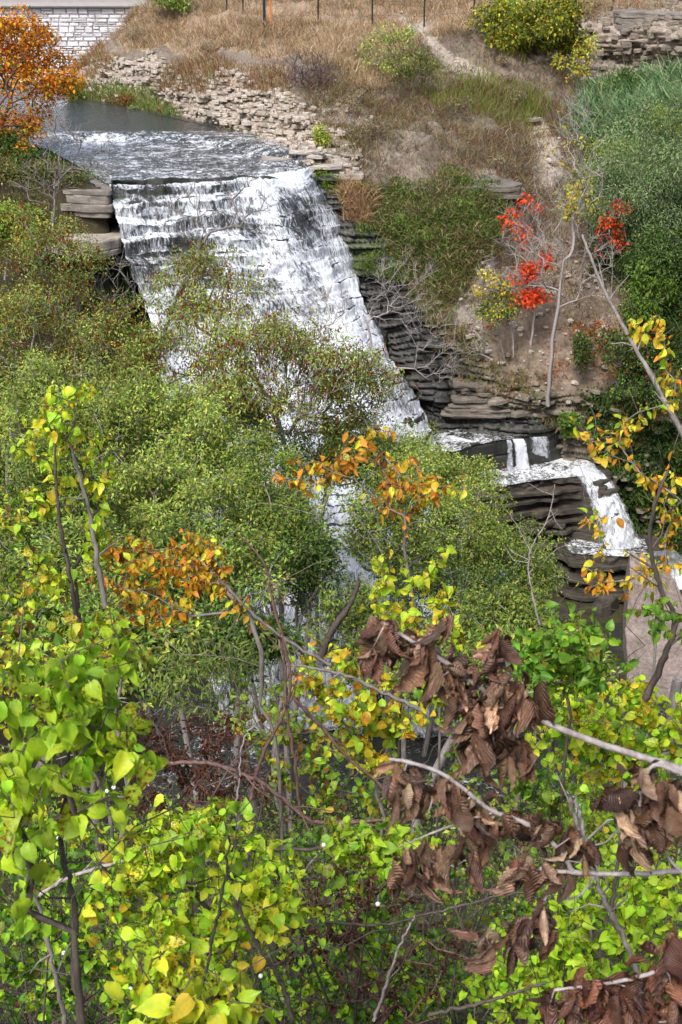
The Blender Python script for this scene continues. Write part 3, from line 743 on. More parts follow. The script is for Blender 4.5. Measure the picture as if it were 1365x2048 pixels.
def clustered(pos, dirs, nl, spread, rg, L, Wd, cols, wts, droop=.6, per=None):
    n = len(pos) * nl; b = np.repeat(pos, nl, 0)
    d = nrm(rg.normal(size=(n, 3)) + np.array([0, 0, .15])); p = b + d * spread * rg.uniform(.15, 1, size=(n, 1)) ** .6
    p[:, 2] -= .2 * spread
    tip = nrm(d * .9 + np.array([0, 0, -droop]) + rg.normal(size=(n, 3)) * .45)
    nor = nrm(d * .4 + np.array([0, -.25, .9]) + rg.normal(size=(n, 3)) * .45)
    s = rg.uniform(.65, 1.25, n)
    c = pal(cols, wts, n, rg)
    if per is not None: c = np.clip(c * np.repeat(per, nl, 0), .004, .9)
    return blobs_leaves(p, tip, nor, L * s, Wd * s, c)
def join(parts):
    V = []; F = []; Cc = []; b = 0
    for v, f, c in parts: V.append(v); F.append(f + b); Cc.append(c); b += len(v)
    return np.concatenate(V), np.concatenate(F), np.concatenate(Cc)

def leafy_tree(name, label, cat, base, crown, rad, n, lumps, nl, spread, L, Wd, cols, wts, seed, trunk_r=.12, m=None, group=None,
               seeds=None, lean=None, rtip=.009, lr=.36, shell=.5, droop=.6, trunkname='trunk', crownname='crown', twigs=0, extra=None):
    rg = np.random.default_rng(seed); base = np.array(base, float); c = np.array(crown, float)
    root = empty(name, base, label, cat, group)
    T, k = cloud(c, rad, n, lumps, rg, lr, shell)
    if extra is not None:
        for ec, er, en in extra:
            t2, k2 = cloud(ec, er, en, max(2, lumps // 4), rg, lr, shell); T = np.concatenate([T, t2]); k = np.concatenate([k, k2])
    top = c - np.array([0, 0, rad[2] * .45]); mid = (base + top) / 2 + rg.normal(size=3) * .08 * np.linalg.norm(top - base) * np.array([1, 1, 0])
    tr = cr(np.array([base, mid, top]), np.linspace(0, 2, 9))
    sk = Skel(tr, trunk_r, rg).grow(T, wob=.16, seglen=max(.25, rad[0] / 4), up=.1)
    tw = []
    V, F = tubes(sk.paths(rtip, .5, trunk_r), 5)
    mm = mesh(trunkname, V - base, F, m or M_BARK, True); obj(trunkname, mm, root)
    tips = np.asarray(sk.p)[sk.tips]; lv = rg.uniform(.62, 1.32, (lumps, 1))
    order = np.argsort(np.linalg.norm(T - tr[len(tr) // 2], axis=1))
    per = lv[np.minimum(k[order] if True else k, lumps - 1)]
    P1 = clustered(tips, None, nl, spread, rg, L, Wd, cols, wts, droop, per)
    obj(crownname, mesh(crownname, P1[0] - base, P1[1], M_FOL, False, P1[2]), root)
    if seeds:
        ns, col2 = seeds; q = rg.choice(len(tips), ns); tp = np.repeat(tips[q], 5, 0)
        n2 = len(tp); p = tp + rg.normal(size=(n2, 3)) * spread * .55; p = np.repeat(tips[q] + rg.normal(size=(ns, 3)) * spread * .7, 5, 0) + rg.normal(size=(n2, 3)) * .07 - np.array([0, 0, 1]) * rg.uniform(0, .22, (n2, 1))
        v = blobs_leaves(p, nrm(rg.normal(size=(n2, 3)) * .3 + np.array([0, 0, -1])), nrm(rg.normal(size=(n2, 3)) + np.array([0, -1, .2])), rg.uniform(.09, .17, n2), rg.uniform(.035, .06, n2), pal([col2, (.18, .05, .02), (.32, .13, .05)], [3, 2, 1], n2, rg))
        obj('seed_cluster', mesh('seed_cluster', v[0] - base, v[1], M_FOL, False, v[2]), root)
    return root

def ellip(cx, cy, rx, ry, Y):
    c = P(cx, cy, Y); d = (c[1] * cp - c[2] * sp) / FPX
    return c, (rx * d, rx * d * .8, ry * d)

# ------------------------------------------------------------------ middle distance trees
BASE_COLS = dict(
    seedy=([OLIVE, MIDG, LIGHTG, YELG, RUST, PALEG], [4, 3, 4, .6, 1.1, 1]),
    bright=([LIGHTG, MIDG, YELG, OLIVE, PALEG], [6, 3, 1.3, 1.5, 2]),
    mid=([MIDG, LIGHTG, OLIVE, YELG, DARKG], [4, 3, 2, .8, 1.5]),
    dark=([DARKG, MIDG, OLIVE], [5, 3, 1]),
    yel=([YELG, LIGHTG, YEL, OLIVE], [4, 3, 1.5, 1]))
mids = [
 # cx, cy, rx, ry, Y, pal, n, seeds, label
 (262, 700, 180, 95, 41, 'seedy', 230, 150, 'olive green seeded tree below the overhanging rock, left of the seeded tree before the falls'),
 (545, 745, 190, 125, 39, 'seedy', 330, 330, 'broad olive green tree hung with rusty seed clusters, covering the foot of the main waterfall'),
 (720, 775, 95, 95, 40, 'seedy', 90, 80, 'thin seeded tree over the lower right edge of the white cascade'),
 (420, 570, 115, 75, 43, 'seedy', 110, 90, 'tall thin seeded treetop standing in front of the middle of the waterfall'),
 (95, 520, 120, 100, 44, 'seedy', 130, 110, 'seeded olive tree at the left edge beside the rock overhang'),
 (60, 660, 120, 80, 42, 'seedy', 130, 60, 'darker seeded tree at the left edge below the rock overhang'),
 (330, 850, 150, 100, 34, 'bright', 250, 0, 'bright yellow green tree below the seeded trees, centre left'),
 (110, 830, 150, 120, 33, 'bright', 260, 0, 'bright green tree at the left edge behind the tall lime sapling'),
 (90, 1010, 150, 130, 27, 'mid', 240, 0, 'green tree at the left edge halfway down the picture'),
 (315, 1000, 150, 120, 29, 'bright', 240, 0, 'pale green tree above the cluster of orange leaves'),
 (500, 960, 105, 100, 33, 'mid', 170, 0, 'mid green tree between the falls gap and the pale green tree'),
 (560, 1060, 120, 100, 31, 'mid', 200, 0, 'fresh green tree in the middle above the single brown leaf'),
 (660, 880, 90, 60, 40, 'mid', 110, 40, 'green tree tangled with seeds over the lower left part of the cascade'),
 (850, 960, 90, 60, 39, 'bright', 120, 0, 'pale green treetop just left of the dark ledge rock'),
 (760, 915, 130, 70, 41, 'bright', 230, 0, 'light green tree in front of the cascade foot beside the ledge'),
 (790, 1050, 105, 130, 35, 'mid', 190, 0, 'green tree left of the rock ledges behind orange leaves'),
 (920, 1060, 100, 110, 37, 'bright', 170, 0, 'light green tree directly below the rock ledge'),
 (1020, 1130, 115, 100, 38, 'mid', 190, 0, 'green tree right of centre under the dark ledged rock'),
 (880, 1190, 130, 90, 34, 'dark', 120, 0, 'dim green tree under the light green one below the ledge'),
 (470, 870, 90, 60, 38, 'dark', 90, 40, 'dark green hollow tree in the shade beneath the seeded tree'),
 (960, 945, 40, 40, 44, 'bright', 30, 0, 'small slender light green tree against the wet rock ledge'),
 (140, 1150, 190, 110, 22, 'mid', 240, 0, 'green tree behind the orange leafed sapling at left'),
 (430, 1130, 150, 80, 25, 'mid', 190, 0, 'green tree behind the orange leaf cluster left of centre'),
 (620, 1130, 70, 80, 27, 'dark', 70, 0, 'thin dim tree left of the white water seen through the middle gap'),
 (200, 1290, 190, 80, 15, 'mid', 240, 0, 'low green tree behind the lime leaves at the left'),
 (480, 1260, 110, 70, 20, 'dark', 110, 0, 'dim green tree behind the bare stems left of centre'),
 (800, 1310, 110, 70, 24, 'mid', 110, 0, 'green tree behind the yellow shrub in the middle'),
 (1010, 1250, 130, 80, 28, 'mid', 150, 0, 'olive green tree behind the dried branch tip'),
 (1120, 1330, 100, 60, 20, 'bright', 90, 0, 'light green tree left of the slab behind the heart leafed sapling'),
 (960, 1360, 150, 60, 17, 'mid', 130, 0, 'green tree hidden mostly behind the upper dried branch'),
 (700, 1220, 90, 90, 31, 'mid', 60, 0, 'sparse green tree before the white water in the middle gap'),
]
for i, (cx, cy, rx, ry, Y, pl, n, sd_, lab) in enumerate(mids):
    c, r = ellip(cx, cy, rx, ry, Y)
    bx, by = c[0] + rng.uniform(-1, 1), c[1] + rng.uniform(.5, 2.0)
    bz = float(ground_z(np.array([bx]), np.array([by]))[0]) - .1
    bz = min(bz, c[2] - r[2] * .9)
    cols, wts = BASE_COLS[pl]; sc = Y / 38
    leafy_tree('maple_tree' if sd_ else 'ash_tree', lab, 'tree', (bx, by, bz), c, r, int(n * 1.6), 22 + n // 7, 30 if sd_ else 40, .32 * sc ** .5, .115, .048,
               cols, wts, 100 + i, trunk_r=.11, seeds=(int(sd_ * 2.4), RUST) if sd_ else None, group='trees below the waterfall', m=M_BARKP if i % 2 else M_BARK, rtip=.010, lr=.25, droop=.4)
# ------------------------------------------------------------------ stones and slabs on the slopes
def stone_mesh(seed, mt, k=7):
    rg = np.random.default_rng(seed); a = np.sort(np.linspace(0, 2 * np.pi, k, endpoint=False) + rg.normal(size=k) * .22)
    r = rg.uniform(.62, 1.15, k); ca, sa = np.cos(a) * r, np.sin(a) * r
    V = []
    for z, s in ((-.5, .8), (-.42, 1), (.3, 1.0), (.5, .82)):
        V += [(ca[i] * s * .5, sa[i] * s * .5, z + rg.normal() * .05) for i in range(k)]
    F = [[L * k + i, L * k + (i + 1) % k, (L + 1) * k + (i + 1) % k, (L + 1) * k + i] for L in range(3) for i in range(k)]
    F += [[k - 1 - i for i in range(k)], [3 * k + i for i in range(k)]]
    return V, F
def stone_mat(name, c1, c2):
    def b(n, out):
        rd = N(n, 'ObjectInfo').outputs['Random']; tc = wpos(n)
        mp = N(n, 'Mapping', inp={'Scale': (1, 1, 4)}); n.links.new(tc, mp.inputs[0])
        f = noise(n, 3.5, 7, .65, mp.outputs[0])
        c = ramp(n, [(.3, c1), (.7, c2)], f).outputs[0]
        c = mixc(n, c, ramp(n, [(0, (.72, .7, .68)), (1, (1.25, 1.22, 1.18))], rd).outputs[0], 1.0, 'MULTIPLY')
        p = N(n, 'BsdfPrincipled', inp={'Roughness': .9}); n.links.new(c, p.inputs['Base Color'])
        bp = N(n, 'Bump', inp={'Strength': .8, 'Distance': .05}); n.links.new(f, bp.inputs['Height']); n.links.new(bp.outputs[0], p.inputs['Normal'])
        n.links.new(p.outputs[0], out.inputs[0])
    return mat(name, b)
M_ST_PALE = stone_mat('pale_stone', (.22, .19, .165), (.58, .54, .49))
M_ST_GREY = stone_mat('grey_stone', (.13, .12, .115), (.36, .34, .32))
M_ST_BROWN = stone_mat('brown_stone', (.10, .085, .07), (.30, .27, .225))
STV = {}
def block_stone(seed):
    rg = np.random.default_rng(seed); k = 6; a = np.array([.35, .85, 2.3, 2.85, 3.9, 5.5]) + rg.normal(size=6) * .16; r = np.array([1.05, .95, .95, 1.05, 1.05, 1.05]) * rg.uniform(.85, 1.1, 6)
    V = []
    for z, s in ((-.5, .94), (-.45, 1), (.42, 1.0), (.5, .93)):
        V += [(math.cos(a[i]) * r[i] * s * .5, math.sin(a[i]) * r[i] * s * .5, z + rg.normal() * .05) for i in range(k)]
    F = [[L * k + i, L * k + (i + 1) % k, (L + 1) * k + (i + 1) % k, (L + 1) * k + i] for L in range(3) for i in range(k)] + [[k - 1 - i for i in range(k)], [3 * k + i for i in range(k)]]
    return V, F
STV['block'] = [mesh('stone', *block_stone(140 + i), M_ST_PALE) for i in range(7)]
for nm, mm in (('pale', M_ST_PALE), ('grey', M_ST_GREY), ('brown', M_ST_BROWN)):
    STV[nm] = [mesh('stone', *stone_mesh(40 + i, mm, 7 + i % 4), mm) for i in range(7)]
def stones(idx, kind, size, parent=None, name='stone', limit=300, proud=.25, flat=(.25, .5), tilt=.1, shift=None):
    """size (lo,hi) metres wide; largest 'limit' are parts, the rest one joined part of kind stuff"""
    n = len(idx); s = rng.uniform(size[0], size[1], n) ** 1.0
    s = size[0] + (size[1] - size[0]) * rng.uniform(0, 1, n) ** 1.8
    p = HP[idx] + rng.normal(size=(n, 3)) * .08; nr_ = HNf[idx].copy(); nr_[:, 2] *= .3; nr_ = nrm(nr_)
    o = np.argsort(-s); rest_V = []; rest_F = []; b = 0
    for q, i in enumerate(o):
        ny = nr_[i]; x = nrm(np.cross(ny, (0, 0, 1.0))); yaw = rng.normal() * .25
        x = nrm(x + ny * yaw); y = nrm(np.cross((0, 0, 1.0), x)); z = nrm(np.array((0, 0, 1.0)) + rng.normal(size=3) * tilt); y = nrm(np.cross(z, x)); x = np.cross(y, z)
        sx, sy, sz_ = s[i], s[i] * rng.uniform(.5, .9), s[i] * rng.uniform(*flat)
        c = p[i] + ny * (sy * (proud - .2))
        if q < limit:
            ob = bpy.data.objects.new(name, STV[kind][int(rng.integers(0, 7))]); C.objects.link(ob); ob.parent = parent
            M = Matrix(((x[0] * sx, y[0] * sy, z[0] * sz_, c[0]), (x[1] * sx, y[1] * sy, z[1] * sz_, c[1]), (x[2] * sx, y[2] * sy, z[2] * sz_, c[2]), (0, 0, 0, 1)))
            ob.matrix_basis = M
        else:
            V, F = block_stone(int(rng.integers(0, 40))) if kind == 'block' else stone_mesh(int(rng.integers(0, 40)), None, 6)
            V = np.array(V) * (sx, sy, sz_); V = c + V @ np.stack([x, y, z])
            rest_V.append(V); rest_F += [[a + b for a in f] for f in F]; b += len(V)
    if rest_V:
        r = tag(obj(name + 's', mesh(name + 's', np.concatenate(rest_V), rest_F, STV[kind][0].materials[0]), parent), kind='stuff')
cm = zmask(Z_CLIFF); cm2 = zmask(Z_CLIFF2)
stones(pick(cm & (HNf[:, 2] < .85), 5200), 'block', (.16, .62), hill, proud=.34, flat=(.22, .42), tilt=.04)
stones(pick(cm2, 520), 'brown', (.25, .9), hill, limit=90, proud=.4)
stones(pick(m_shale, 260), 'brown', (.2, .8), hill, limit=90, proud=.5, flat=(.1, .25))
stones(pick(m_scree | m_path | m_bare | m_dirt, 700), 'pale', (.10, .42), hill, limit=60, proud=.3)
stones(pick(m_wet, 160), 'grey', (.4, 1.2), hill, limit=40, proud=.35, flat=(.12, .22)) if False else None
def slab_at(px_, py_, wpx, hpx, kind='pale', deep=1.0, name='rock_slab', yoff=-.5, rot=0.0, zt=0.0):
    c, n_ = hill_at(px_, py_); d = (c[1] * cp - c[2] * sp) / FPX
    c = c + np.array([0, yoff, 0])
    ob = bpy.data.objects.new(name, STV[kind][int(rng.integers(0, 7))]); C.objects.link(ob); ob.parent = hill
    ob.matrix_basis = Matrix.Translation(tuple(c)) @ Matrix.Rotation(rot, 4, 'Z') @ Matrix.Rotation(zt, 4, 'Y') @ Matrix.Diagonal((wpx * d * 1.15, deep, hpx * d * .7, 1))
    return ob
for a in ((910, 368, 130, 14), (975, 360, 110, 12), (820, 372, 70, 16), (790, 384, 60, 16), (1040, 362, 50, 12), (660, 330, 90, 14), (700, 350, 60, 18), (668, 362, 50, 22),
          (640, 310, 80, 12), (560, 296, 120, 12), (610, 303, 90, 10), (500, 286, 90, 8), (740, 378, 50, 14), (1065, 235, 40, 12), (1075, 262, 26, 10), (1105, 350, 40, 14), (1100, 318, 34, 10)):
    if 900 < a[0] + a[1] < 1010 and a[0] < 720 or a[0] > 1045: slab_at(a[0], a[1], a[2] * .7, a[3] * .8, kind='pale', deep=rng.uniform(.6, 1.1), rot=rng.normal() * .15, zt=rng.normal() * .04)
for a in ((985, 770, 40, 10), (1048, 790, 44, 12), (930, 778, 60, 10), (975, 785, 70, 10), (925, 800, 80, 12), (1000, 800, 90, 14), (960, 812, 120, 12), (1040, 825, 100, 14), (990, 768, 30, 8),
          (1110, 820, 60, 12), (1020, 752, 40, 8), (1180, 650, 34, 18), (1155, 712, 30, 8), (1190, 780, 40, 12), (1015, 705, 26, 10)):
    slab_at(a[0], a[1], a[2] * .5, a[3], kind='brown', deep=rng.uniform(.4, .8), rot=rng.normal() * .2, zt=rng.normal() * .05, yoff=-.2)
def ledge(name, pts, Yf, thick, seed, m, lay=.12, jit=.22):
    f = [P(a, b, Yf + (c if len(q_) > 2 else 0)) for q_ in pts for a, b, c in [(q_ + (0,))[:3]]]
    z = float(np.mean([q[2] for q in f])); bk = [q + np.array([0, 2.2, 0]) for q in (f[-1], f[0])]
    return tag(rockblock(name, f + bk, z, z - thick, m, lay, jit, seed, n=110), kind='structure')
M_LEDGE = rocky('bedded_rock', [(.3, (.10, .085, .07)), (.55, (.21, .185, .155)), (.8, (.38, .35, .30))], 1.6, .9, .85)
ledge('rock_bed', [(760, 388), (830, 381), (900, 374), (980, 366), (1045, 358)], 62.4, .42, 61, M_LEDGE)
ledge('rock_bed', [(860, 362), (930, 360), (1000, 354)], 63.6, .25, 62, M_LEDGE)
ledge('rock_bed', [(905, 772), (960, 776), (1010, 768)], 56.6, .3, 63, M_LEDGE)
ledge('rock_bed', [(905, 800), (960, 803), (1020, 798), (1075, 796)], 56.3, .35, 64, M_LEDGE)
ledge('rock_bed', [(890, 824), (960, 828), (1050, 822), (1120, 812)], 56.0, .4, 65, M_LEDGE)
ledge('rock_bed', [(970, 742), (1010, 744), (1050, 738)], 57.2, .2, 66, M_LEDGE)
ledge('rock_bed', [(600, 300), (650, 316), (700, 322)], 65.3, .2, 67, M_LIME)
ledge('rock_bed', [(520, 292), (600, 312), (660, 330), (700, 338)], 64.2, .22, 68, M_LIME)
ledge('rock_bed', [(640, 345), (690, 352), (725, 350)], 62.6, .3, 69, M_LIME)
# dark capping wall of rock on the top right rim
c0_, _ = hill_at(1290, 52)
cap = [W(1225, -4, 85.2), W(1300, -4, 84.2), W(1380, -4, 82.5), W(1500, -4, 80), W(1500, -4, 84), W(1230, -4, 88)]
zt_ = P(1290, 24, 84)[2]; zb_ = P(1290, 62, 84)[2]
tag(rockblock('rock_outcrop', cap, zt_, zb_, M_LIMEG, .26, .16, 44), kind='structure')

# ------------------------------------------------------------------ grasses and weeds (nobody could count them)
def grass(name, idx, hgt, wid, cols, wts, per=6, lean=.5, spread=.25, seed=1, wavy=0):
    rg = np.random.default_rng(seed); n = len(idx) * per
    b = np.repeat(HP[idx], per, 0) + rg.normal(size=(n, 3)) * spread * np.array([1, 1, .2])
    nr_ = np.repeat(HNf[idx], per, 0)
    d = nrm(np.array([0, 0, 1.0]) + nr_ * .35 + rg.normal(size=(n, 3)) * lean * np.array([1, 1, .3]))
    cl = np.repeat(rg.uniform(.6, 1.25, (len(idx), 1)), per, 0)
    h = hgt * rg.uniform(.5, 1.3, (n, 1)) * cl; w_ = wid * rg.uniform(.6, 1.4, (n, 1))
    s = nrm(np.cross(d, np.array([0, 1.0, 0]) + rg.normal(size=(n, 3)) * .5))
    m = b + d * h * .6; dr = rg.normal(size=(n, 3)) * .3; dr[:, 2] = -abs(dr[:, 2]) - .1
    t = m + nrm(d + dr * 1.1) * h * .45
    V = np.stack([b - s * w_, b + s * w_, m + s * w_ * .8, t, m - s * w_ * .8], 1).reshape(-1, 3)
    k = np.arange(n)[:, None] * 5
    F = np.concatenate([k + np.array([[0, 1, 2]]), k + np.array([[0, 2, 4]]), k + np.array([[4, 2, 3]])], 0)
    c = pal(cols, wts, n, rg, .2) * cl ** .4
    return tag(obj(name, mesh(name, V, F, M_GRASS, False, np.repeat(c, 5, 0))), kind='stuff')
STRAW = (.43, .31, .18); PALE = (.54, .43, .29); BRN = (.22, .13, .075); RBR = (.28, .12, .06); GRN = (.15, .21, .05); GG = (.22, .24, .09); DRKB = (.11, .075, .05)
notpath = ~(m_path | m_scree | m_dirt)
dn = .15 + np.clip(.5 + 1.4 * fbm(HP * .28, 3, 900), 0, 1)
grass('dry_grass', pick(m_top & notpath, 9000, dn), .62, .010, [STRAW, PALE, BRN, RBR, GG], [4, 2.4, 3, 1.2, 1], 9, .7, .3, 1)
grass('dry_grass', pick(inpoly(jx, jy, [(620, 90), (800, 90), (770, 180), (720, 170), (640, 140)]), 1500), .8, .014, [STRAW, PALE], [4, 2], 9, .8, .3, 2)
midm = ~(m_top | m_wet | m_green | m_gr | m_shale | m_path | m_dirt | m_scree | cm | cm2) & (hpx > 620)
grass('brown_weeds', pick(midm, 6800, dn), .55, .010, [BRN, RBR, DRKB, STRAW, GG, GRN, (.24, .21, .17)], [3, 1.6, 4, 1.2, 1.8, 1, 3], 8, .95, .3, 3)
grass('brown_weeds', pick((cm | cm2 | m_scree | m_path) & (dn > .55), 900, dn), .5, .013, [BRN, GG, STRAW, RBR], [3, 2, 2, 1], 6, .5, .2, 4)
cliffedge = cm & (hpy < 185 + .0 * hpx)
grass('brown_weeds', pick(cliffedge, 1100, np.clip(dn - .4, 0, 1) ** 2), .8, .014, [BRN, RBR, STRAW, GG], [3, 2, 2, 1.5], 8, .5, .3, 14)
grass('green_weeds', pick(m_green, 3600, dn), .42, .012, [GRN, (.09, .14, .03), GG, STRAW, BRN], [2.4, 2.4, 2.4, 2, 2.4], 7, 1.0, .25, 5)
grass('green_weeds', pick(inpoly(jx, jy, [(840, 120), (980, 150), (1080, 190), (1060, 260), (900, 230), (820, 180)]), 700, dn), .7, .012, [(.20, .22, .04), GRN, BRN], [3, 2, 1], 8, .4, .3, 6)
grass('green_weeds', pick(inpoly(jx, jy, [(170, 170), (330, 190), (360, 262), (260, 245), (160, 222)]), 900), .7, .022, [GRN, (.10, .2, .04), STRAW, RBR], [4, 3, 1.2, 1], 9, .5, .3, 7)
grass('hanging_grass', pick(inpoly(hpx, hpy, [(690, 375), (745, 390), (740, 460), (700, 440)]), 220), .8, .016, [(.42, .26, .14), STRAW, BRN], [3, 2, 1], 10, .9, .2, 8)
grass('green_weeds', pick(m_gr, 1500), .6, .02, [GRN, (.07, .13, .03), (.10, .19, .05)], [3, 4, 2], 7, .6, .35, 9)
lowd = inpoly(hpx, hpy, [(860, 620), (1010, 690), (1100, 800), (1365, 780), (1300, 900), (1100, 860), (900, 760)])
grass('brown_weeds', pick(lowd, 500, dn), .5, .015, [BRN, GG, GRN, RBR], [2, 2, 2, 1], 7, .5, .2, 10)
grass('brown_weeds', pick(m_dirt | m_bare | m_scree, 900, np.clip(dn - .35, 0, 1)), .4, .011, [BRN, DRKB, OLIVE, GRN, STRAW], [3, 3, 1.5, 1, 1], 8, .9, .25, 44)
def ground_leaves(name, idx, L, cols, wts, seed):
    rg = np.random.default_rng(seed); n = len(idx); p = HP[idx] + HNf[idx] * rg.uniform(.02, .12, (n, 1)) + rg.normal(size=(n, 3)) * .1
    v = blobs_leaves(p, rg.normal(size=(n, 3)), HNf[idx] + rg.normal(size=(n, 3)) * .5, L * rg.uniform(.6, 1.3, n), L * .6, pal(cols, wts, n, rg))
    return tag(obj(name, mesh(name, v[0], v[1], M_GRASS, False, v[2])), kind='stuff')
ground_leaves('fallen_leaves', pick(inpoly(jx, jy, [(960, 640), (1080, 660), (1250, 660), (1290, 740), (1120, 800), (980, 700)]), 1500, np.clip(dn - .3, 0, 1)), .13, [(.42, .10, .03), (.5, .2, .06), BRN], [4, 2, 1], 5)
# broad leaved ground cover on green zones
def cover(name, idx, spread, nl, L, Wd, cols, wts, seed, up=.25):
    rg = np.random.default_rng(seed); p = HP[idx] + np.array([0, 0, up])
    v = clustered(p, None, nl, spread, rg, L, Wd, cols, wts, .3, rg.uniform(.6, 1.25, (len(idx), 1)))
    return tag(obj(name, mesh(name, v[0], v[1], M_FOL, False, v[2])), kind='stuff')
cover('creeper', pick(inpoly(jx, jy, [(1170, 780), (1400, 840), (1400, 1130), (1290, 1110), (1240, 1000), (1190, 900)]), 1300), .4, 22, .16, .10, [(.07, .13, .03), (.04, .085, .02), (.12, .2, .05)], [3, 4, 1.4], 21)
cover('low_green_plants', pick(m_green & (hpy < 560), 1700, np.clip(dn - .2, 0, 1)), .35, 16, .11, .065, [(.10, .19, .03), (.06, .11, .03), (.17, .27, .05), OLIVE], [3, 3, 1, 1], 22)
cover('low_green_plants', pick(inpoly(hpx, hpy, [(620, 335), (680, 370), (690, 420), (640, 380)]), 60), .2, 26, .12, .07, [(.16, .24, .03), (.10, .18, .03)], [2, 1], 23)
cover('hanging_creeper', pick(inpoly(jx, jy, [(1190, 380), (1400, 380), (1400, 760), (1300, 760), (1250, 600), (1190, 560)]), 1100), .5, 20, .16, .09, [(.05, .10, .025), (.035, .07, .02), (.10, .15, .04), RUST], [3, 4, 1.4, .3], 24)
cover('scrub', pick(midm | m_top & notpath, 3600, np.clip(dn - .4, 0, 1) ** 2), .35, 26, .07, .035, [OLIVE, BRN, DRKB, (.26, .22, .17), GRN, RBR], [3, 3, 3, 2, 1.3, 1], 25, .2)
cover('scrub', pick(m_green | m_gr, 900, dn), .4, 26, .09, .05, [OLIVE, BRN, GRN, (.07, .12, .03), STRAW], [2, 2, 3, 3, .6], 26, .3)
# moss and hanging roots under the left overhang
mi = 2600; mp_ = np.stack([rng.uniform(P(130, 560, 57)[0], P(262, 560, 57)[0], mi), rng.uniform(56.6, 57.4, mi), rng.uniform(-18, -12.4, mi)], 1)
v = blobs_leaves(mp_, np.array([0, 0, -1.0]) + rng.normal(size=(mi, 3)) * .12, np.array([0, -1, .2]) + rng.normal(size=(mi, 3)) * .4, .8 * rng.uniform(.5, 1.3, mi), .05, pal([(.05, .10, .015), (.03, .06, .015), (.09, .15, .02)], [3, 4, 1], mi, rng))
tag(obj('hanging_moss', mesh('hanging_moss', v[0], v[1], M_GRASS, False, v[2])), kind='stuff')

# ------------------------------------------------------------------ trees and bushes by the far slope
def far_tree(name, label, base_px, crown, n, lumps, nl, spread, L, Wd, cols, wts, seed, trunk_r=.07, lift=.3, m=None, cat='tree', yb=None, **k):
    cx, cy, rx, ry, Y = crown; c, r = ellip(cx, cy, rx, ry, Y)
    b = P(base_px[0], base_px[1], base_px[2])
    return leafy_tree(name, label, cat, b, c, r, n, lumps, nl, spread, L, Wd, cols, wts, seed, trunk_r=trunk_r, m=m, **k)
GOLD = (.45, .40, .04)
far_tree('round_bush', 'rounded yellow green bush on the upper rim in front of the fence', (1060, 92, 84), (1065, 45, 112, 52, 82.5), 330, 26, 40, .5, .22, .13, [(.17, .22, .03), GOLD, (.10, .15, .03), (.42, .24, .04)], [4, 3, 3, .5], 201, cat='bush', group=None)
far_tree('small_bush', 'thin bright green bush left of the rounded yellow bush behind fence', (1000, 40, 90), (1010, 8, 30, 22, 89), 50, 8, 30, .4, .2, .1, [LIGHTG, MIDG], [2, 1], 202, cat='bush')
far_tree('apple_sapling', 'small twisted sapling with sparse green leaves beside the worn footpath', (790, 150, 75.5), (785, 95, 62, 42, 75), 110, 14, 12, .35, .15, .09, [LIGHTG, GRN, YELG], [3, 2, 1], 203, trunk_r=.06, m=M_BARK)
far_tree('trailing_bush', 'grey green trailing bush below the twisted sapling on the slope', (850, 150, 75), (830, 125, 60, 25, 74), 90, 12, 14, .35, .15, .07, [GRN, OLIVE, BRN], [2, 2, 1], 204, cat='bush')
far_tree('yellow_bush', 'tall yellowish bush against the upper right rock face', (1160, 165, 80), (1155, 115, 38, 50, 79.5), 60, 10, 12, .35, .17, .11, [GOLD, LIGHTG, YEL], [3, 2, 1], 205, cat='bush')
far_tree('tall_shrub', 'young green tree standing by the end of the block wall', (330, 30, 97), (325, -15, 62, 30, 97), 90, 10, 30, .5, .22, .1, [LIGHTG, MIDG], [2, 1], 206)
far_tree('grey_bush', 'small grey green weed bush midway down the brown slope', (745, 300, 68), (742, 270, 45, 30, 67.5), 70, 12, 16, .3, .12, .05, [(.22, .22, .15), OLIVE, (.4, .38, .3)], [3, 2, 1], 207, cat='bush')
far_tree('small_shrub', 'little green shrub at the foot of the pale cliff above the ledge', (640, 300, 66), (640, 268, 18, 22, 65.5), 40, 6, 22, .25, .15, .08, [LIGHTG, YELG], [2, 1], 208, cat='bush')
far_tree('willow_bush', 'large dense grey green willow bush at the right edge', (1330, 560, 57), (1310, 370, 120, 150, 58.5), 520, 40, 50, .5, .17, .045, [(.25, .34, .15), (.13, .22, .08), (.33, .41, .20)], [3, 3, 1.8], 209, cat='bush', rtip=.01)
far_tree('willow_bush', 'lower dark green willow bush beneath the large one at right edge', (1360, 700, 55), (1340, 540, 80, 80, 56.5), 260, 22, 46, .45, .16, .06, [(.09, .16, .04), (.06, .11, .03), (.15, .23, .06)], [3, 3, 1.4], 210, cat='bush')
far_tree('green_sumac', 'bright green leafy sapling right of the bare grey tree', (1295, 700, 54.5), (1290, 590, 48, 62, 54.5), 90, 12, 26, .35, .2, .07, [(.12, .22, .03), (.2, .3, .04), DARKG], [3, 1.6, 1], 211)
far_tree('reddish_bush', 'dark bush with a few red leaves on the lower right slope', (1230, 780, 54), (1240, 700, 62, 50, 53.8), 130, 14, 18, .3, .15, .08, [DARKG, MIDG, RUST], [4, 2, .8], 212, cat='bush')
far_tree('ledge_bush', 'dark leafy bush with reddish berries above the lower falls', (1290, 850, 53), (1290, 770, 75, 40, 53), 130, 14, 20, .3, .15, .08, [DARKG, MIDG, RUST], [4, 2, .5], 213, cat='bush')
far_tree('ledge_creeper', 'small green creeper hanging over the lip beside the ledge falls', (1135, 850, 55.3), (1128, 848, 24, 22, 55), 40, 6, 20, .2, .15, .1, [(.12, .22, .04), MIDG], [2, 1], 214, cat='creeper')
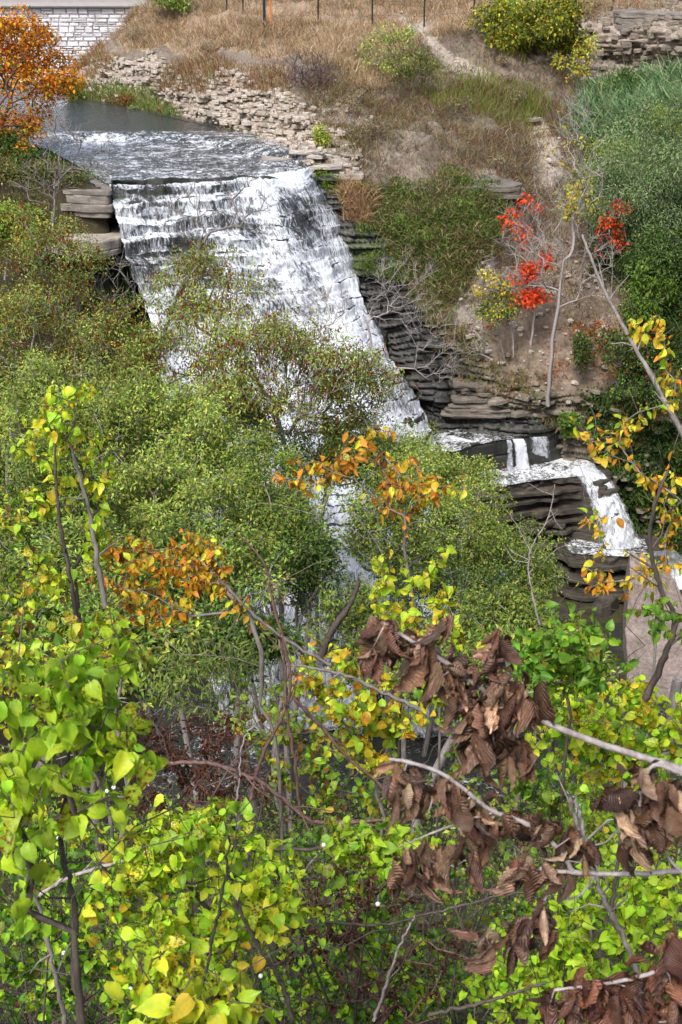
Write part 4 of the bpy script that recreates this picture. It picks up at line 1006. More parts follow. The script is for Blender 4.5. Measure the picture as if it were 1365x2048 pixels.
far_tree('green_sapling', 'thin green sapling with yellow leaves left of the red maple', (1010, 720, 57), (995, 600, 42, 42, 57), 60, 9, 20, .3, .14, .07, [DARKG, MIDG, YEL], [3, 2, 1.4], 215)
far_tree('dark_shrub', 'dark green shrub at the base of the bare grey tree', (1150, 740, 56), (1160, 690, 35, 40, 55.7), 60, 8, 18, .3, .14, .07, [DARKG, MIDG, RUST], [4, 1, .5], 216, cat='bush')
far_tree('dark_shrub', 'grey twiggy shrub left of the red maple trunks', (985, 720, 57), (960, 690, 55, 40, 57), 60, 8, 8, .3, .12, .05, [DARKG, OLIVE, RUST], [2, 2, 1], 217, cat='bush', m=M_BARKP)
far_tree('round_bush', 'olive green bush at the lower left end of the reed patch', (1225, 400, 66), (1215, 330, 50, 46, 66), 150, 16, 30, .4, .14, .07, [OLIVE, MIDG, LIGHTG], [2, 2, 1], 251, cat='bush')
far_tree('round_bush', 'yellowish green bush above the willow bush at the right edge', (1350, 300, 68), (1335, 245, 52, 36, 68), 130, 14, 30, .4, .14, .07, [LIGHTG, MIDG, YELG], [2, 2, 1], 252, cat='bush')
far_tree('round_bush', 'dark green bush beneath the top right rock outcrop', (1260, 200, 76), (1250, 165, 50, 26, 76), 120, 14, 26, .4, .14, .08, [DARKG, MIDG, (.10, .17, .04)], [2, 2, 1], 253, cat='bush')
# orange tree on the left bank
c, r = ellip(30, 130, 120, 70, 64)
leafy_tree('orange_maple', 'orange autumn maple leaning over the river at the upper left edge', 'tree', P(-70, 400, 62), c, r, 330, 46, 17, .38, .17, .12, [(.80, .26, .02), (.80, .38, .03), (.58, .15, .015), (.34, .34, .05)], [5, 3, 2, 2], 220, trunk_r=.22, m=M_BARKD,
           extra=[(P(20, 250, 63), (2.4, 1.6, 1.5), 150), (P(20, 45, 63), (2.2, 1.6, .9), 90), (P(120, 160, 63), (.9, .9, .5), 24), (P(30, 320, 62), (1.2, 1.2, .8), 50)])
c, r = ellip(40, 370, 80, 60, 61)
leafy_tree('dark_bush', 'dark green bush under the orange maple on the left bank', 'bush', P(20, 440, 60.5), c, r, 260, 20, 44, .5, .17, .08, [(.04, .08, .02), (.06, .12, .025), (.10, .16, .03)], [4, 3, 1], 221)
c, r = ellip(75, 345, 70, 40, 60)
leafy_tree('dark_bush', 'dark leafy bush on the bank right under the orange maple beside the pale rock steps', 'bush', P(60, 400, 60), c, r, 200, 18, 36, .45, .15, .08, [(.05, .10, .02), (.09, .16, .03), (.16, .22, .05)], [4, 3, 1.4], 224)
c, r = ellip(60, 440, 90, 50, 57)
leafy_tree('green_bush', 'mid green bush hanging over the rocks at the left edge', 'bush', P(40, 500, 57), c, r, 220, 20, 36, .45, .15, .07, [MIDG, LIGHTG, OLIVE, RUST], [4, 2, 2, .6], 225)
nb = 6000; bx_ = rng.uniform(-29, -10.8, nb); by_ = rng.uniform(49, 64, nb); kk = (bx_ < np.interp(by_, [57, 62, 75], [-11.2, -14.5, -21])) & ((by_ > 57) | (bx_ < -12.6)); bx_, by_ = bx_[kk], by_[kk]
bz_ = ground_z(bx_, by_); v = clustered(np.stack([bx_, by_, bz_ + .3], 1), None, 46, .5, rng, .13, .06, [(.07, .12, .03), (.12, .18, .04), OLIVE, BRN, RUST, STRAW], [4, 3, 2, 1.5, .6, .8], .3, rng.uniform(.6, 1.25, (len(bx_), 1)))
tag(obj('bank_scrub', mesh('bank_scrub', v[0], v[1], M_FOL, False, v[2])), kind='stuff')
c, r = ellip(-10, 300, 60, 40, 62)
leafy_tree('dark_bush', 'dark green bush at the left edge behind the orange maple', 'bush', P(-20, 350, 62), c, r, 120, 12, 36, .45, .16, .09, [(.05, .09, .02), (.08, .13, .03)], [1, 1], 226)
c, r = ellip(20, 450, 60, 45, 52)
leafy_tree('yellow_green_bush', 'yellow green bush with rusty leaves at the left edge beneath the dark bush', 'bush', P(10, 560, 52), c, r, 110, 12, 34, .4, .15, .08, [LIGHTG, YELG, RUST, MIDG], [3, 1, 1, 2], 222)
for q, (cx, cy, rx, ry, Y, lab) in enumerate([(150, 175, 22, 22, 88, 'small green bush on the river bank beside the block wall'), (270, 225, 40, 14, 83, 'low green bush on the stony river bank'), (320, 245, 26, 12, 80.5, 'grassy green clump on the river edge nearest the falls'), (240, 205, 24, 14, 85, 'reddish brown clump of weeds on the river bank')]):
    c, r = ellip(cx, cy, rx, ry, Y)
    leafy_tree('bank_bush', lab, 'bush', P(cx, cy + ry + 2, Y), c, r, 60, 8, 26, .35, .25, .05, [(.12, .22, .04), (.2, .27, .06), STRAW] if q != 3 else [RUST, OLIVE, BRN], [3, 2, 1], 230 + q, trunk_r=.03)
for q, (cx, cy, rx, ry, Y, lab) in enumerate([(170, 400, 36, 20, 57.3, 'bright green leafy tuft growing on the rock step left of the falls'), (190, 352, 40, 10, 60, 'thin green growth on the flat rock above the falls')]):
    c, r = ellip(cx, cy, rx, ry, Y)
    leafy_tree('rock_plant', lab, 'plant', P(cx, cy + ry, Y), c, r, 26, 6, 18, .25, .14, .06, [(.16, .28, .04), MIDG], [2, 1], 240 + q, trunk_r=.02)
far_tree('golden_sapling', 'small yellow leafed sapling above the bare grey tree fork', (1170, 500, 61), (1165, 392, 40, 40, 60.5), 55, 9, 10, .3, .15, .1, [GOLD, YEL, LIGHTG], [3, 1.5, 2], 218, m=M_BARK)

for q in range(34):
    zx = [(700, 1040, 120, 350), (730, 1000, 400, 560), (1190, 1360, 300, 480), (260, 560, 60, 110), (880, 1130, 560, 760)][[0, 0, 0, 1, 1, 2, 3, 4][q % 8]]
    a, b_ = rng.uniform(zx[0], zx[1]), rng.uniform(zx[2], zx[3]); c, _n = hill_at(a, b_); sR = rng.uniform(.45, 1.1)
    pl = [([(.20, .17, .12), BRN, OLIVE], 0), ([(.10, .17, .03), MIDG, OLIVE], 1), ([(.30, .26, .20), STRAW, GG], 2)][[0, 2, 0, 1, 1, 1, 2, 0][q % 8]]
    wh = ['on the dry slope above the flat rock beds', 'on the green bank right of the waterfall', 'on the overgrown slope at the right edge', 'on the rim above the pale stone cliff', 'on the dirt bank around the red maples'][[0, 0, 0, 1, 1, 2, 3, 4][q % 8]]
    leafy_tree('weed_clump', 'low ' + ['brown', 'green', 'straw grey'][pl[1]] + ' weed clump ' + wh, 'weed', c, c + np.array([0, -.2, sR * .5]), (sR, sR, sR * .6), 34, 7, 20, .25, .1, .045, pl[0], [2, 2, 1], 260 + q, trunk_r=.02, group=['brown', 'green', 'straw grey'][pl[1]] + ' weed clumps ' + wh, rtip=.006)
# reeds
def reeds(label, pts, seed, n=900, h=2.6, group='reeds on the right slope'):
    pass
rmask = inpoly(jx, jy, [(1200, 185), (1400, 150), (1400, 250), (1260, 285), (1190, 300)])
grass('reeds', pick(rmask, 1500, dn), 1.35, .03, [(.13, .23, .10), (.22, .34, .16), (.07, .13, .05), (.30, .29, .16)], [4, 3, 2.5, 1], 9, 1.0, .5, 41)
ground_leaves('reeds_low_leaves', pick(rmask, 3000), .3, [(.10, .19, .05), (.07, .13, .04)], [1, 1], 42)

# bare trees: explicit limbs then twigs
def bare_tree(name, label, base, limbs, Y, n, seed, trunk_r=.1, rtip=.006, m=None, spread=.35, leaves=None, wob=.13, dy=.8, cat='tree', up=.15, power=.5):
    """limbs: list of (cx, cy, rx, ry, share) ellipses of twig ends"""
    rg = np.random.default_rng(seed); base = np.array(base); root = empty(name, base, label, cat)
    T = []
    for (cx, cy, rx, ry, k) in limbs:
        c, r = ellip(cx, cy, rx, ry, Y); a = nrm(rg.normal(size=(k, 3))) * rg.uniform(.2, 1, (k, 1)) ** .5
        T.append(c + a * np.array([r[0], min(r[0], dy), r[2]]))
    T = np.concatenate(T); first, _ = ellip(limbs[0][0], limbs[0][1], 1, 1, Y)
    tr = cr(np.array([base, (base * .5 + first * .5) + rg.normal(size=3) * .08, first]), np.linspace(0, 2, 12)); tr[1:-1] += rg.normal(size=(10, 3)) * .035 * np.linalg.norm(first - base) * .12
    sk = Skel(tr, trunk_r, rg).grow(T, wob=wob, seglen=.35, up=up, bias=.25)
    # side twigs
    pts = np.asarray(sk.p); k = rg.choice(np.arange(14, len(pts)), int(len(T) * 2.2)); dirs = nrm(pts[k] - pts[np.array(sk.par)[k]])
    pa = sk.paths(rtip, power, trunk_r)
    for i, d in zip(k, dirs):
        q = pts[i]; L = rg.uniform(.25, .7); dd = nrm(d * .8 + rg.normal(size=3) * .5 + np.array([0, 0, .25]))
        pa.append((np.array([q, q + dd * L * .5, q + dd * L + rg.normal(size=3) * .05]), np.array([rtip, rtip * .8, rtip * .4])))
    V, F = tubes(pa, 4); obj('trunk', mesh('trunk', V - base, F, m or M_BARKP, True), root)
    if leaves:
        for nm, (ell, cnt, L, Wd, cols, wts, sp_) in leaves.items():
            pp = []
            for (cx, cy, rx, ry, kk) in ell:
                c, r = ellip(cx, cy, rx, ry, Y); a = rg.normal(size=(kk, 3)) * .5; t = c + a * np.array([r[0], min(r[0], .8), r[2]])
                tips = np.asarray(sk.p); dd = np.linalg.norm(tips[None] - t[:, None], axis=2); pp.append(tips[dd.argmin(1)] * .35 + t * .65)
            v = clustered(np.concatenate(pp), None, cnt, sp_, rg, L, Wd, cols, wts, .5)
            obj(nm, mesh(nm, v[0] - base, v[1], M_GRASS if False else M_FOL, False, v[2]), root)
    return root
REDS = [(.75, .07, .02), (.80, .14, .03), (.55, .04, .02)]
bare_tree('bare_tree', 'tall bare grey tree rising from the dirt bank on the lower right slope', P(1097, 812, 55.2), [(1128, 500, 10, 20, 6), (1120, 460, 80, 110, 90), (1150, 350, 60, 90, 110), (1152, 240, 34, 60, 60), (1060, 540, 50, 50, 18), (1190, 540, 50, 80, 34)], 55, 0, 301, trunk_r=.15, rtip=.0085, dy=1.5, power=.52, wob=.10, m=M_BARKP,
          leaves={'foliage': ([(1160, 395, 40, 30, 40), (1130, 300, 60, 60, 20)], 4, .17, .11, [GOLD, YEL, LIGHTG], [3, 2, 1], .2)})
bare_tree('red_maple', 'slender maple with brilliant red leaves in front of the dirt bank', P(1062, 690, 57), [(1060, 560, 20, 30, 8), (1055, 480, 45, 100, 46), (1060, 560, 40, 50, 16)], 57, 0, 302, trunk_r=.075, rtip=.010,
          leaves={'foliage': ([(1058, 592, 30, 16, 34), (1066, 535, 24, 26, 34), (1092, 520, 12, 10, 9), (1052, 395, 12, 22, 4), (1082, 418, 12, 12, 3), (1060, 460, 24, 20, 4), (1010, 440, 10, 8, 1)], 13, .17, .12, REDS, [3, 2, 1.2], .26)})
bare_tree('red_maple', 'thin maple topped with scarlet leaves right of the bare grey tree', P(1216, 640, 57.5), [(1225, 500, 20, 30, 8), (1235, 430, 25, 50, 20), (1215, 500, 30, 50, 14)], 57.5, 0, 303, trunk_r=.06, rtip=.009,
          leaves={'foliage': ([(1245, 412, 18, 16, 24), (1215, 440, 20, 14, 16), (1240, 480, 12, 14, 9), (1235, 455, 14, 30, 8), (1205, 470, 14, 30, 5)], 8, .17, .12, REDS, [3, 2, 1.2], .24)})
bare_tree('thin_maple', 'thin bare stems with small red leaves left of the red maple', P(1025, 700, 57.5), [(1030, 560, 20, 30, 8), (1020, 450, 30, 50, 24)], 57.5, 0, 304, trunk_r=.06, rtip=.009,
          leaves={'foliage': ([(1010, 440, 10, 10, 4), (1040, 430, 14, 14, 5)], 8, .18, .13, REDS, [3, 2, 1], .2)})
bare_tree('yellow_sapling', 'leaning sapling with a few pale yellow leaves left of the red maple', P(1028, 712, 57), [(1005, 590, 10, 20, 8), (975, 560, 40, 30, 20), (985, 520, 20, 20, 6)], 57, 0, 305, trunk_r=.06, rtip=.009,
          leaves={'foliage': ([(955, 585, 12, 12, 10), (985, 560, 18, 10, 12), (1010, 575, 10, 16, 8), (975, 545, 10, 6, 6)], 5, .15, .12, [(.6, .5, .04), (.7, .6, .06)], [1, 1], .16)})
bare_tree('fallen_tree', 'leafless pale tree leaning over the right foot of the waterfall', P(700, 790, 55.5), [(740, 700, 12, 20, 8), (810, 560, 70, 70, 80), (860, 640, 70, 40, 46), (880, 720, 60, 50, 40), (760, 600, 40, 60, 26)], 54.5, 0, 306, trunk_r=.055, rtip=.0065, dy=1.6, m=M_BARKP, cat='dead tree', wob=.05, up=.05)
bare_tree('bare_sapling', 'bare grey sapling on the left bank in front of the river bend', P(85, 520, 50), [(110, 380, 10, 30, 8), (130, 290, 60, 90, 52), (80, 360, 50, 60, 26), (200, 330, 50, 50, 22)], 50, 0, 307, trunk_r=.08, rtip=.011, dy=1.6, m=M_BARK)
bare_tree('bare_sapling', 'leaning bare branches in front of the stepped left part of the falls', P(330, 660, 43.5), [(400, 520, 10, 30, 8), (400, 420, 70, 70, 34), (490, 400, 50, 60, 24)], 43.3, 0, 308, trunk_r=.08, rtip=.011, dy=1.2, m=M_BARK)
bare_tree('bare_sapling', 'bare twiggy stems beneath the mossy rock overhang', P(190, 740, 46), [(215, 620, 20, 30, 8), (230, 560, 90, 60, 60), (120, 600, 60, 60, 30)], 46, 0, 309, trunk_r=.06, rtip=.010, dy=1.2, m=M_BARK)
bare_tree('bare_sapling', 'fine bare twigs rising before the lower middle of the waterfall', P(640, 760, 42), [(645, 690, 10, 20, 6), (650, 620, 50, 50, 36)], 42, 0, 310, trunk_r=.04, rtip=.009, dy=1, m=M_BARKP)
bare_tree('brush_pile', 'heap of dark purplish cut brush lying on the slope above the cliff', P(640, 195, 71.5), [(610, 150, 20, 16, 12), (620, 145, 55, 42, 130), (650, 185, 30, 24, 40)], 71.5, 0, 311, trunk_r=.04, rtip=.016, dy=.9, m=bark('bark_purplish', (.05, .03, .03), (.17, .11, .11), 10), cat='brush pile', wob=.5, power=.2)

# ------------------------------------------------------------------ retaining wall and bridge edge
def wallmat(n, out):
    tc = wpos(n); rd = N(n, 'ObjectInfo').outputs['Random']
    c = ramp(n, [(.3, (.62, .61, .64)), (.7, (.82, .81, .84))], noise(n, 1.5, 6, .6, tc)).outputs[0]
    c = mixc(n, c, ramp(n, [(0, (.88, .88, .88)), (1, (1.08, 1.08, 1.08))], rd).outputs[0], 1.0, 'MULTIPLY')
    mp = N(n, 'Mapping', inp={'Scale': (2.2, 1, .25)}); n.links.new(tc, mp.inputs[0])
    c = mixc(n, c, (.16, .13, .12), ramp(n, [(.64, (0, 0, 0)), (.78, (.75, .75, .75))], noise(n, .5, 5, .6, mp.outputs[0])).outputs[0])
    p = N(n, 'BsdfPrincipled', inp={'Roughness': .9}); n.links.new(c, p.inputs['Base Color'])
    bp = N(n, 'Bump', inp={'Strength': .7, 'Distance': .05}); n.links.new(noise(n, 6, 5, .6, tc), bp.inputs['Height']); n.links.new(bp.outputs[0], p.inputs['Normal'])
    n.links.new(p.outputs[0], out.inputs[0])
M_WALL = mat('pale_block', wallmat)
def plain(name, c, r=.7, metal=0):
    def b(n, out):
        tc = wpos(n); cc = mixc(n, (c[0] * .8, c[1] * .8, c[2] * .8), (min(c[0] * 1.15, 1), min(c[1] * 1.15, 1), min(c[2] * 1.15, 1)), noise(n, 2.5, 5, .6, tc))
        p = N(n, 'BsdfPrincipled', inp={'Roughness': r, 'Metallic': metal}); n.links.new(cc, p.inputs['Base Color']); n.links.new(p.outputs[0], out.inputs[0])
    return mat(name, b)
M_BLUE = plain('blue_washed_block', (.36, .45, .66), .9); M_CONC = plain('grey_concrete', (.40, .37, .36), .9); M_DARKJ = plain('wall_joint', (.46, .45, .46), .95)
def box(x0, x1, y0, y1, z0, z1, ch=0):
    V = [(x, y, z) for x in (x0, x1) for y in (y0, y1) for z in (z0, z1)]
    F = [[0, 1, 3, 2], [4, 6, 7, 5], [0, 4, 5, 1], [2, 3, 7, 6], [0, 2, 6, 4], [1, 5, 7, 3]]
    return V, F
WY = 108.0; zc = P(0, 15, WY)[2]; xl, xr_ = P(-260, 100, WY)[0], P(450, 60, WY)[0]
wall = empty('block_retaining_wall', ((xl + xr_) / 2, WY, -10.5), 'long pale block wall with a blue washed patch at the upper left', 'wall')
wb = np.array(wall.location)
V, F = box(xl - 40, xr_ + 2, WY + .12, WY + 1.5, -11.5, zc); obj('core', mesh('core', np.array(V) - wb, F, M_DARKJ), wall)
V, F = box(xl - 40, xr_ + 4, WY - .35, WY + 1.7, zc + .004, zc + 1.3); obj('coping', mesh('coping', np.array(V) - wb, F, M_CONC), wall)
V, F = box(xl - 40, xr_ + 4, WY - .42, WY - .36, zc + .1, zc + .35); obj('ledge_band', mesh('ledge_band', np.array(V) - wb, F, M_DARKJ), wall)
rgw = np.random.default_rng(3); blocks = []; z = zc; 
while z > -10.6:
    h = rgw.choice([.30, .42, .42, .5]); x = xl - rgw.uniform(0, .5)
    while x < xr_:
        ww = rgw.uniform(.5, 1.15)
        if rgw.random() < .25: blocks += [(x, x + ww, z - h / 2, z), (x, x + ww, z - h, z - h / 2)]
        else: blocks.append((x, x + ww, z - h, z))
        x += ww
    z -= h
def blockV(b, rg):
    x0, x1, z0, z1 = b; g = .018; d = rg.uniform(.0, .07)
    V = [(x0 + g, .14, z0 + g), (x1 - g, .14, z0 + g), (x1 - g, .14, z1 - g), (x0 + g, .14, z1 - g)]
    V += [(x0 + g + .05, -d, z0 + g + .05), (x1 - g - .05, -d + rg.normal() * .02, z0 + g + .05), (x1 - g - .05, -d, z1 - g - .05), (x0 + g + .05, -d + rg.normal() * .02, z1 - g - .05)]
    F = [[0, 1, 5, 4], [1, 2, 6, 5], [2, 3, 7, 6], [3, 0, 4, 7], [4, 5, 6, 7]]
    return np.array(V), F
cv = lambda b: (P(0, 0, WY), (b[0] + b[1]) / 2)
x45 = P(0, 80, WY)[0]
inb = [b for b in blocks if b[0] > P(-15, 80, WY)[0] and b[3] > -9.2]; outb = [b for b in blocks if b not in inb]
inb.sort(key=lambda b: -(b[1] - b[0]) * (b[3] - b[2])); outb += inb[290:]
bx0, bx1, bz0, bz1 = P(318, 0, WY)[0], P(385, 0, WY)[0], P(0, 108, WY)[2], P(0, 62, WY)[2]
for b in inb[:290]:
    V, F = blockV(b, rgw); c = V.mean(0); cx_b, cz_b = (b[0] + b[1]) / 2, (b[2] + b[3]) / 2
    blue = bx0 < cx_b < bx1 and bz0 < cz_b < bz1
    o = obj('block', mesh('block', V - c, F, M_BLUE if blue else M_WALL), wall, tuple(c + np.array([0, WY, 0]) - wb))
VV, FF, bb = [], [], 0
for b in outb:
    V, F = blockV(b, rgw); VV.append(V + np.array([0, WY, 0]) - wb); FF += [[a + bb for a in f] for f in F]; bb += len(V)
tag(obj('blocks', mesh('blocks', np.concatenate(VV), FF, M_WALL), wall), kind='stuff')
# ------------------------------------------------------------------ fence
M_POST = plain('black_post', (.02, .02, .022), .5); M_WIRE = plain('dull_wire', (.13, .12, .11), .5); M_ORG = plain('orange_plastic', (.85, .22, .03), .5)
fp = [(455, 38, 93), (487, 30, 92), (530, 71, 86), (637, 54, 86.5), (745, 34, 87), (849, 36, 88), (948, 26, 89), (1092, 10, 91), (1226, 12, 91), (1358, 22, 88)]
c_, _n = hill_at(637, 54)
fb = P(637, 54, 86.5); fence = empty('chain_link_fence', fb, 'black post fence running along the rim of the far slope', 'fence')
topz = 2.7; prev = None
tops = []
for i, (a, b_, Y) in enumerate(fp):
    q = P(a, b_, Y) - fb; r = .055 if i != 2 else .09
    V, F = tubes([(np.array([q + (0, 0, -.5), q + (0, 0, topz)]), np.array([r, r]))], 8)
    obj('post', mesh('post', V, F, M_POST, True), fence); tops.append(q)
pa = []
for a, b_ in zip(tops[2:-1], tops[3:]):
    for z in np.linspace(.1, topz - .05, 4): pa.append((np.array([a + (0, 0, z), b_ + (0, 0, z)]), np.array([.012, .012])))
    d = b_ - a; L = np.linalg.norm(d); k = int(L / .35)
    for t in np.arange(k) / k:
        for sgn in (1, -1):
            t2 = t + sgn * topz / L; p0 = a + d * t; 
            if not 0 <= t2 <= 1: continue
            pa.append((np.array([p0 + (0, 0, .05), a + d * t2 + (0, 0, topz)]), np.array([.006, .006])))
V, F = tubes(pa, 3); tag(obj('wire_mesh', mesh('wire_mesh', V, F, M_WIRE), fence), kind='stuff')
q = P(541, 56, 86.3); V, F = tubes([(np.array([q + (0, 0, -.3), q + (.02, 0, 1.6), q + (-.03, 0, 2.8)]) , np.array([.06, .06, .06]))], 6)
tag(obj('marker_pole', mesh('marker_pole', V, F, M_ORG, True)), 'bright orange marker pole beside the thick black fence post', 'pole')
# ------------------------------------------------------------------ foreground: leaves one by one
def leaf_mesh(kind, seed):
    rg = np.random.default_rng(seed)
    if kind == 'heart':
        rows = [(.0, .0), (-.03, .23), (.14, .36), (.38, .37), (.62, .265), (.82, .12), (1.0, 0)]
        wsc, bend, fold, wave = rg.uniform(.85, 1.05), rg.uniform(.15, .85), rg.uniform(.1, .7), .05
    elif kind == 'oval':
        rows = [(.0, .0), (.06, .13), (.24, .25), (.46, .29), (.68, .22), (.86, .10), (1.0, 0)]
        wsc, bend, fold, wave = rg.uniform(.85, 1.15), rg.uniform(-.1, .6), rg.uniform(.2, .9), .04
    elif kind == 'strap':
        rows = [(.0, .0), (.08, .05), (.28, .09), (.5, .10), (.72, .075), (.88, .04), (1.0, 0)]
        wsc, bend, fold, wave = 1, rg.uniform(.1, .8), .4, .03
    V = []; F = []
    tw = rg.normal() * .25
    for i, (t, hw) in enumerate(rows):
        hw *= wsc; rowv = [(0, max(t, 0), 0)] if hw == 0 else [(-hw, t, 0), (-hw * .5, t + .03, 0), (0, t + .05 if t < .1 else t, 0), (hw * .5, t + .03, 0), (hw, t, 0)]
        for (x, y, z) in rowv:
            z = fold * abs(x) * .9 + wave * rg.normal() * (abs(x) > 0)
            a = tw * y; x2 = x * math.cos(a) - z * math.sin(a); z2 = x * math.sin(a) + z * math.cos(a)
            th = bend * 1.6 * y; yy = math.sin(th) / (bend * 1.6) if abs(bend) > .02 else y; zz = z2 * math.cos(th) - (1 - math.cos(th)) / (bend * 1.6 if abs(bend) > .02 else 1)
            V.append((x2, yy + .18, zz))
    n = 0; idx = []; c = 0
    for t, hw in rows:
        k = 1 if hw == 0 else 5; idx.append(list(range(c, c + k))); c += k
    for a, b in zip(idx[:-1], idx[1:]):
        if len(a) == 1: F += [[a[0], b[i + 1], b[i]] for i in range(4)]
        elif len(b) == 1: F += [[a[i], a[i + 1], b[0]] for i in range(4)]
        else: F += [[a[i], a[i + 1], b[i + 1], b[i]] for i in range(4)]
    b = len(V); V += [(-.012, -.0, .0), (.012, -.0, .0), (.012, .2, .0), (-.012, .2, .0)]; F.append([b, b + 1, b + 2, b + 3])
    return V, F
def dried_mesh(seed):
    rg = np.random.default_rng(seed); nr_, nc = 8, 6
    roll = rg.uniform(2.6, 6.0); bend = rg.uniform(.2, 1.9) * rg.choice([1, 1, -1]); tw = rg.normal() * .9; V = []
    for i in range(nr_):
        t = i / (nr_ - 1); hw = .25 * math.sin(math.pi * min(1, .12 + t * .9)) ** .7 * (1 if t < .97 else .25)
        for j in range(nc):
            s = (j / (nc - 1)) * 2 - 1; a = s * roll * .5 * (1 - .3 * t) + .5 * math.sin(3 * t + seed)
            x = hw * math.sin(a) / max(.5, roll * .5) * 1.5; z = hw * (1 - math.cos(a)) / max(.5, roll * .5) * 1.5 + .035 * ((i % 2) * 2 - 1) * abs(s) + rg.normal() * .025
            b = tw * t; x, z = x * math.cos(b) - z * math.sin(b), x * math.sin(b) + z * math.cos(b)
            th = bend * t; V.append((x, .15 + (math.sin(th) / bend) + 0 * z, z * math.cos(th) - (1 - math.cos(th)) / bend))
    F = [[i * nc + j, i * nc + j + 1, (i + 1) * nc + j + 1, (i + 1) * nc + j] for i in range(nr_ - 1) for j in range(nc - 1)]
    b = len(V); V += [(-.012, 0, 0), (.012, 0, 0), (.015, .17, 0), (-.015, .17, 0)]; F.append([b, b + 1, b + 2, b + 3])
    return V, F
def dmesh(kind, s, mt):
    V, F = (dried_mesh(s) if kind == 'dried' else leaf_mesh(kind, s))
    me = mesh('leaf', V, F, mt, True); return me
LM = {k: [dmesh(k, 500 + i, M_LEAF) for i in range(9)] for k in ('heart', 'oval', 'strap')}
def driedmat(n, out):
    tc = N(n, 'TexCoord').outputs['Object']; src = N(n, 'ObjectInfo').outputs['Color']
    wv = N(n, 'TexWave', wave_type='BANDS', bands_direction='DIAGONAL', inp={'Scale': 7, 'Distortion': 1.5}); n.links.new(tc, wv.inputs['Vector'])
    f = noise(n, 6, 5, .6, tc)
    c = mixc(n, src, ramp(n, [(.3, (.55, .5, .48)), (.65, (1.35, 1.2, 1.1))], f).outputs[0], 1.0, 'MULTIPLY')
    p = N(n, 'BsdfPrincipled', inp={'Roughness': .5, 'Specular IOR Level': .5}); n.links.new(c, p.inputs['Base Color'])
    bp = N(n, 'Bump', inp={'Strength': .6, 'Distance': .004}); n.links.new(wv.outputs['Fac'], bp.inputs['Height']); n.links.new(bp.outputs[0], p.inputs['Normal'])
    t = N(n, 'BsdfTranslucent'); n.links.new(c, t.inputs['Color']); m = N(n, 'MixShader'); m.inputs[0].default_value = .12
    n.links.new(p.outputs[0], m.inputs[1]); n.links.new(t.outputs[0], m.inputs[2]); n.links.new(m.outputs[0], out.inputs[0])
M_DRIED = mat('dried_leaf', driedmat)
LM['dried'] = [dmesh('dried', 600 + i, M_DRIED) for i in range(12)]
LMV = {k: [(np.array([tuple(v.co) for v in m.vertices]), [list(p.vertices) for p in m.polygons]) for m in v[:4]] for k, v in LM.items()}

LIME = (.45, .68, .04); LIME2 = (.33, .58, .04); LIMEY = (.64, .72, .05); GREEN = (.12, .28, .03); GREEN2 = (.08, .19, .03); YELLOW = (.66, .50, .04); ORNG = (.66, .28, .03); BROWN = (.20, .085, .035); DKBROWN = (.075, .035, .02)
def place_leaves(root, pos, tipd, nor, size, kind, cols, per_limit=300, name='leaf'):
    """nearest/largest 300 as parts, the rest one joined part"""
    n = len(pos); rb = np.array(root.location); R = frames(tipd, nor); o = np.argsort(-size / np.linalg.norm(pos, axis=1))
    V = []; F = []; Cc = []; b = 0; ms = LM[kind]
    for q, i in enumerate(o):
        s = size[i]; p = pos[i] - rb
        if q < per_limit:
            ob = bpy.data.objects.new(name, ms[int(rng.integers(0, len(ms)))]); C.objects.link(ob); ob.parent = root
            r = R[i] * s
            ob.matrix_basis = Matrix(((r[0, 0], r[0, 1], r[0, 2], p[0]), (r[1, 0], r[1, 1], r[1, 2], p[1]), (r[2, 0], r[2, 1], r[2, 2], p[2]), (0, 0, 0, 1)))
            ob.color = (*[float(x) for x in cols[i]], 1)
        else:
            v, f = LMV[kind][int(rng.integers(0, 4))]
            V.append(p + (v * s) @ R[i].T); F += [[a + b for a in ff] for ff in f]; b += len(v); Cc.append(np.repeat(cols[i][None], len(v), 0))
    if V: tag(obj('leaves', mesh('leaves', np.concatenate(V), F, M_FOL, True, np.concatenate(Cc)), root), kind='stuff')
def gz(x, y): return float(ground_z(np.array([x]), np.array([y]))[0])
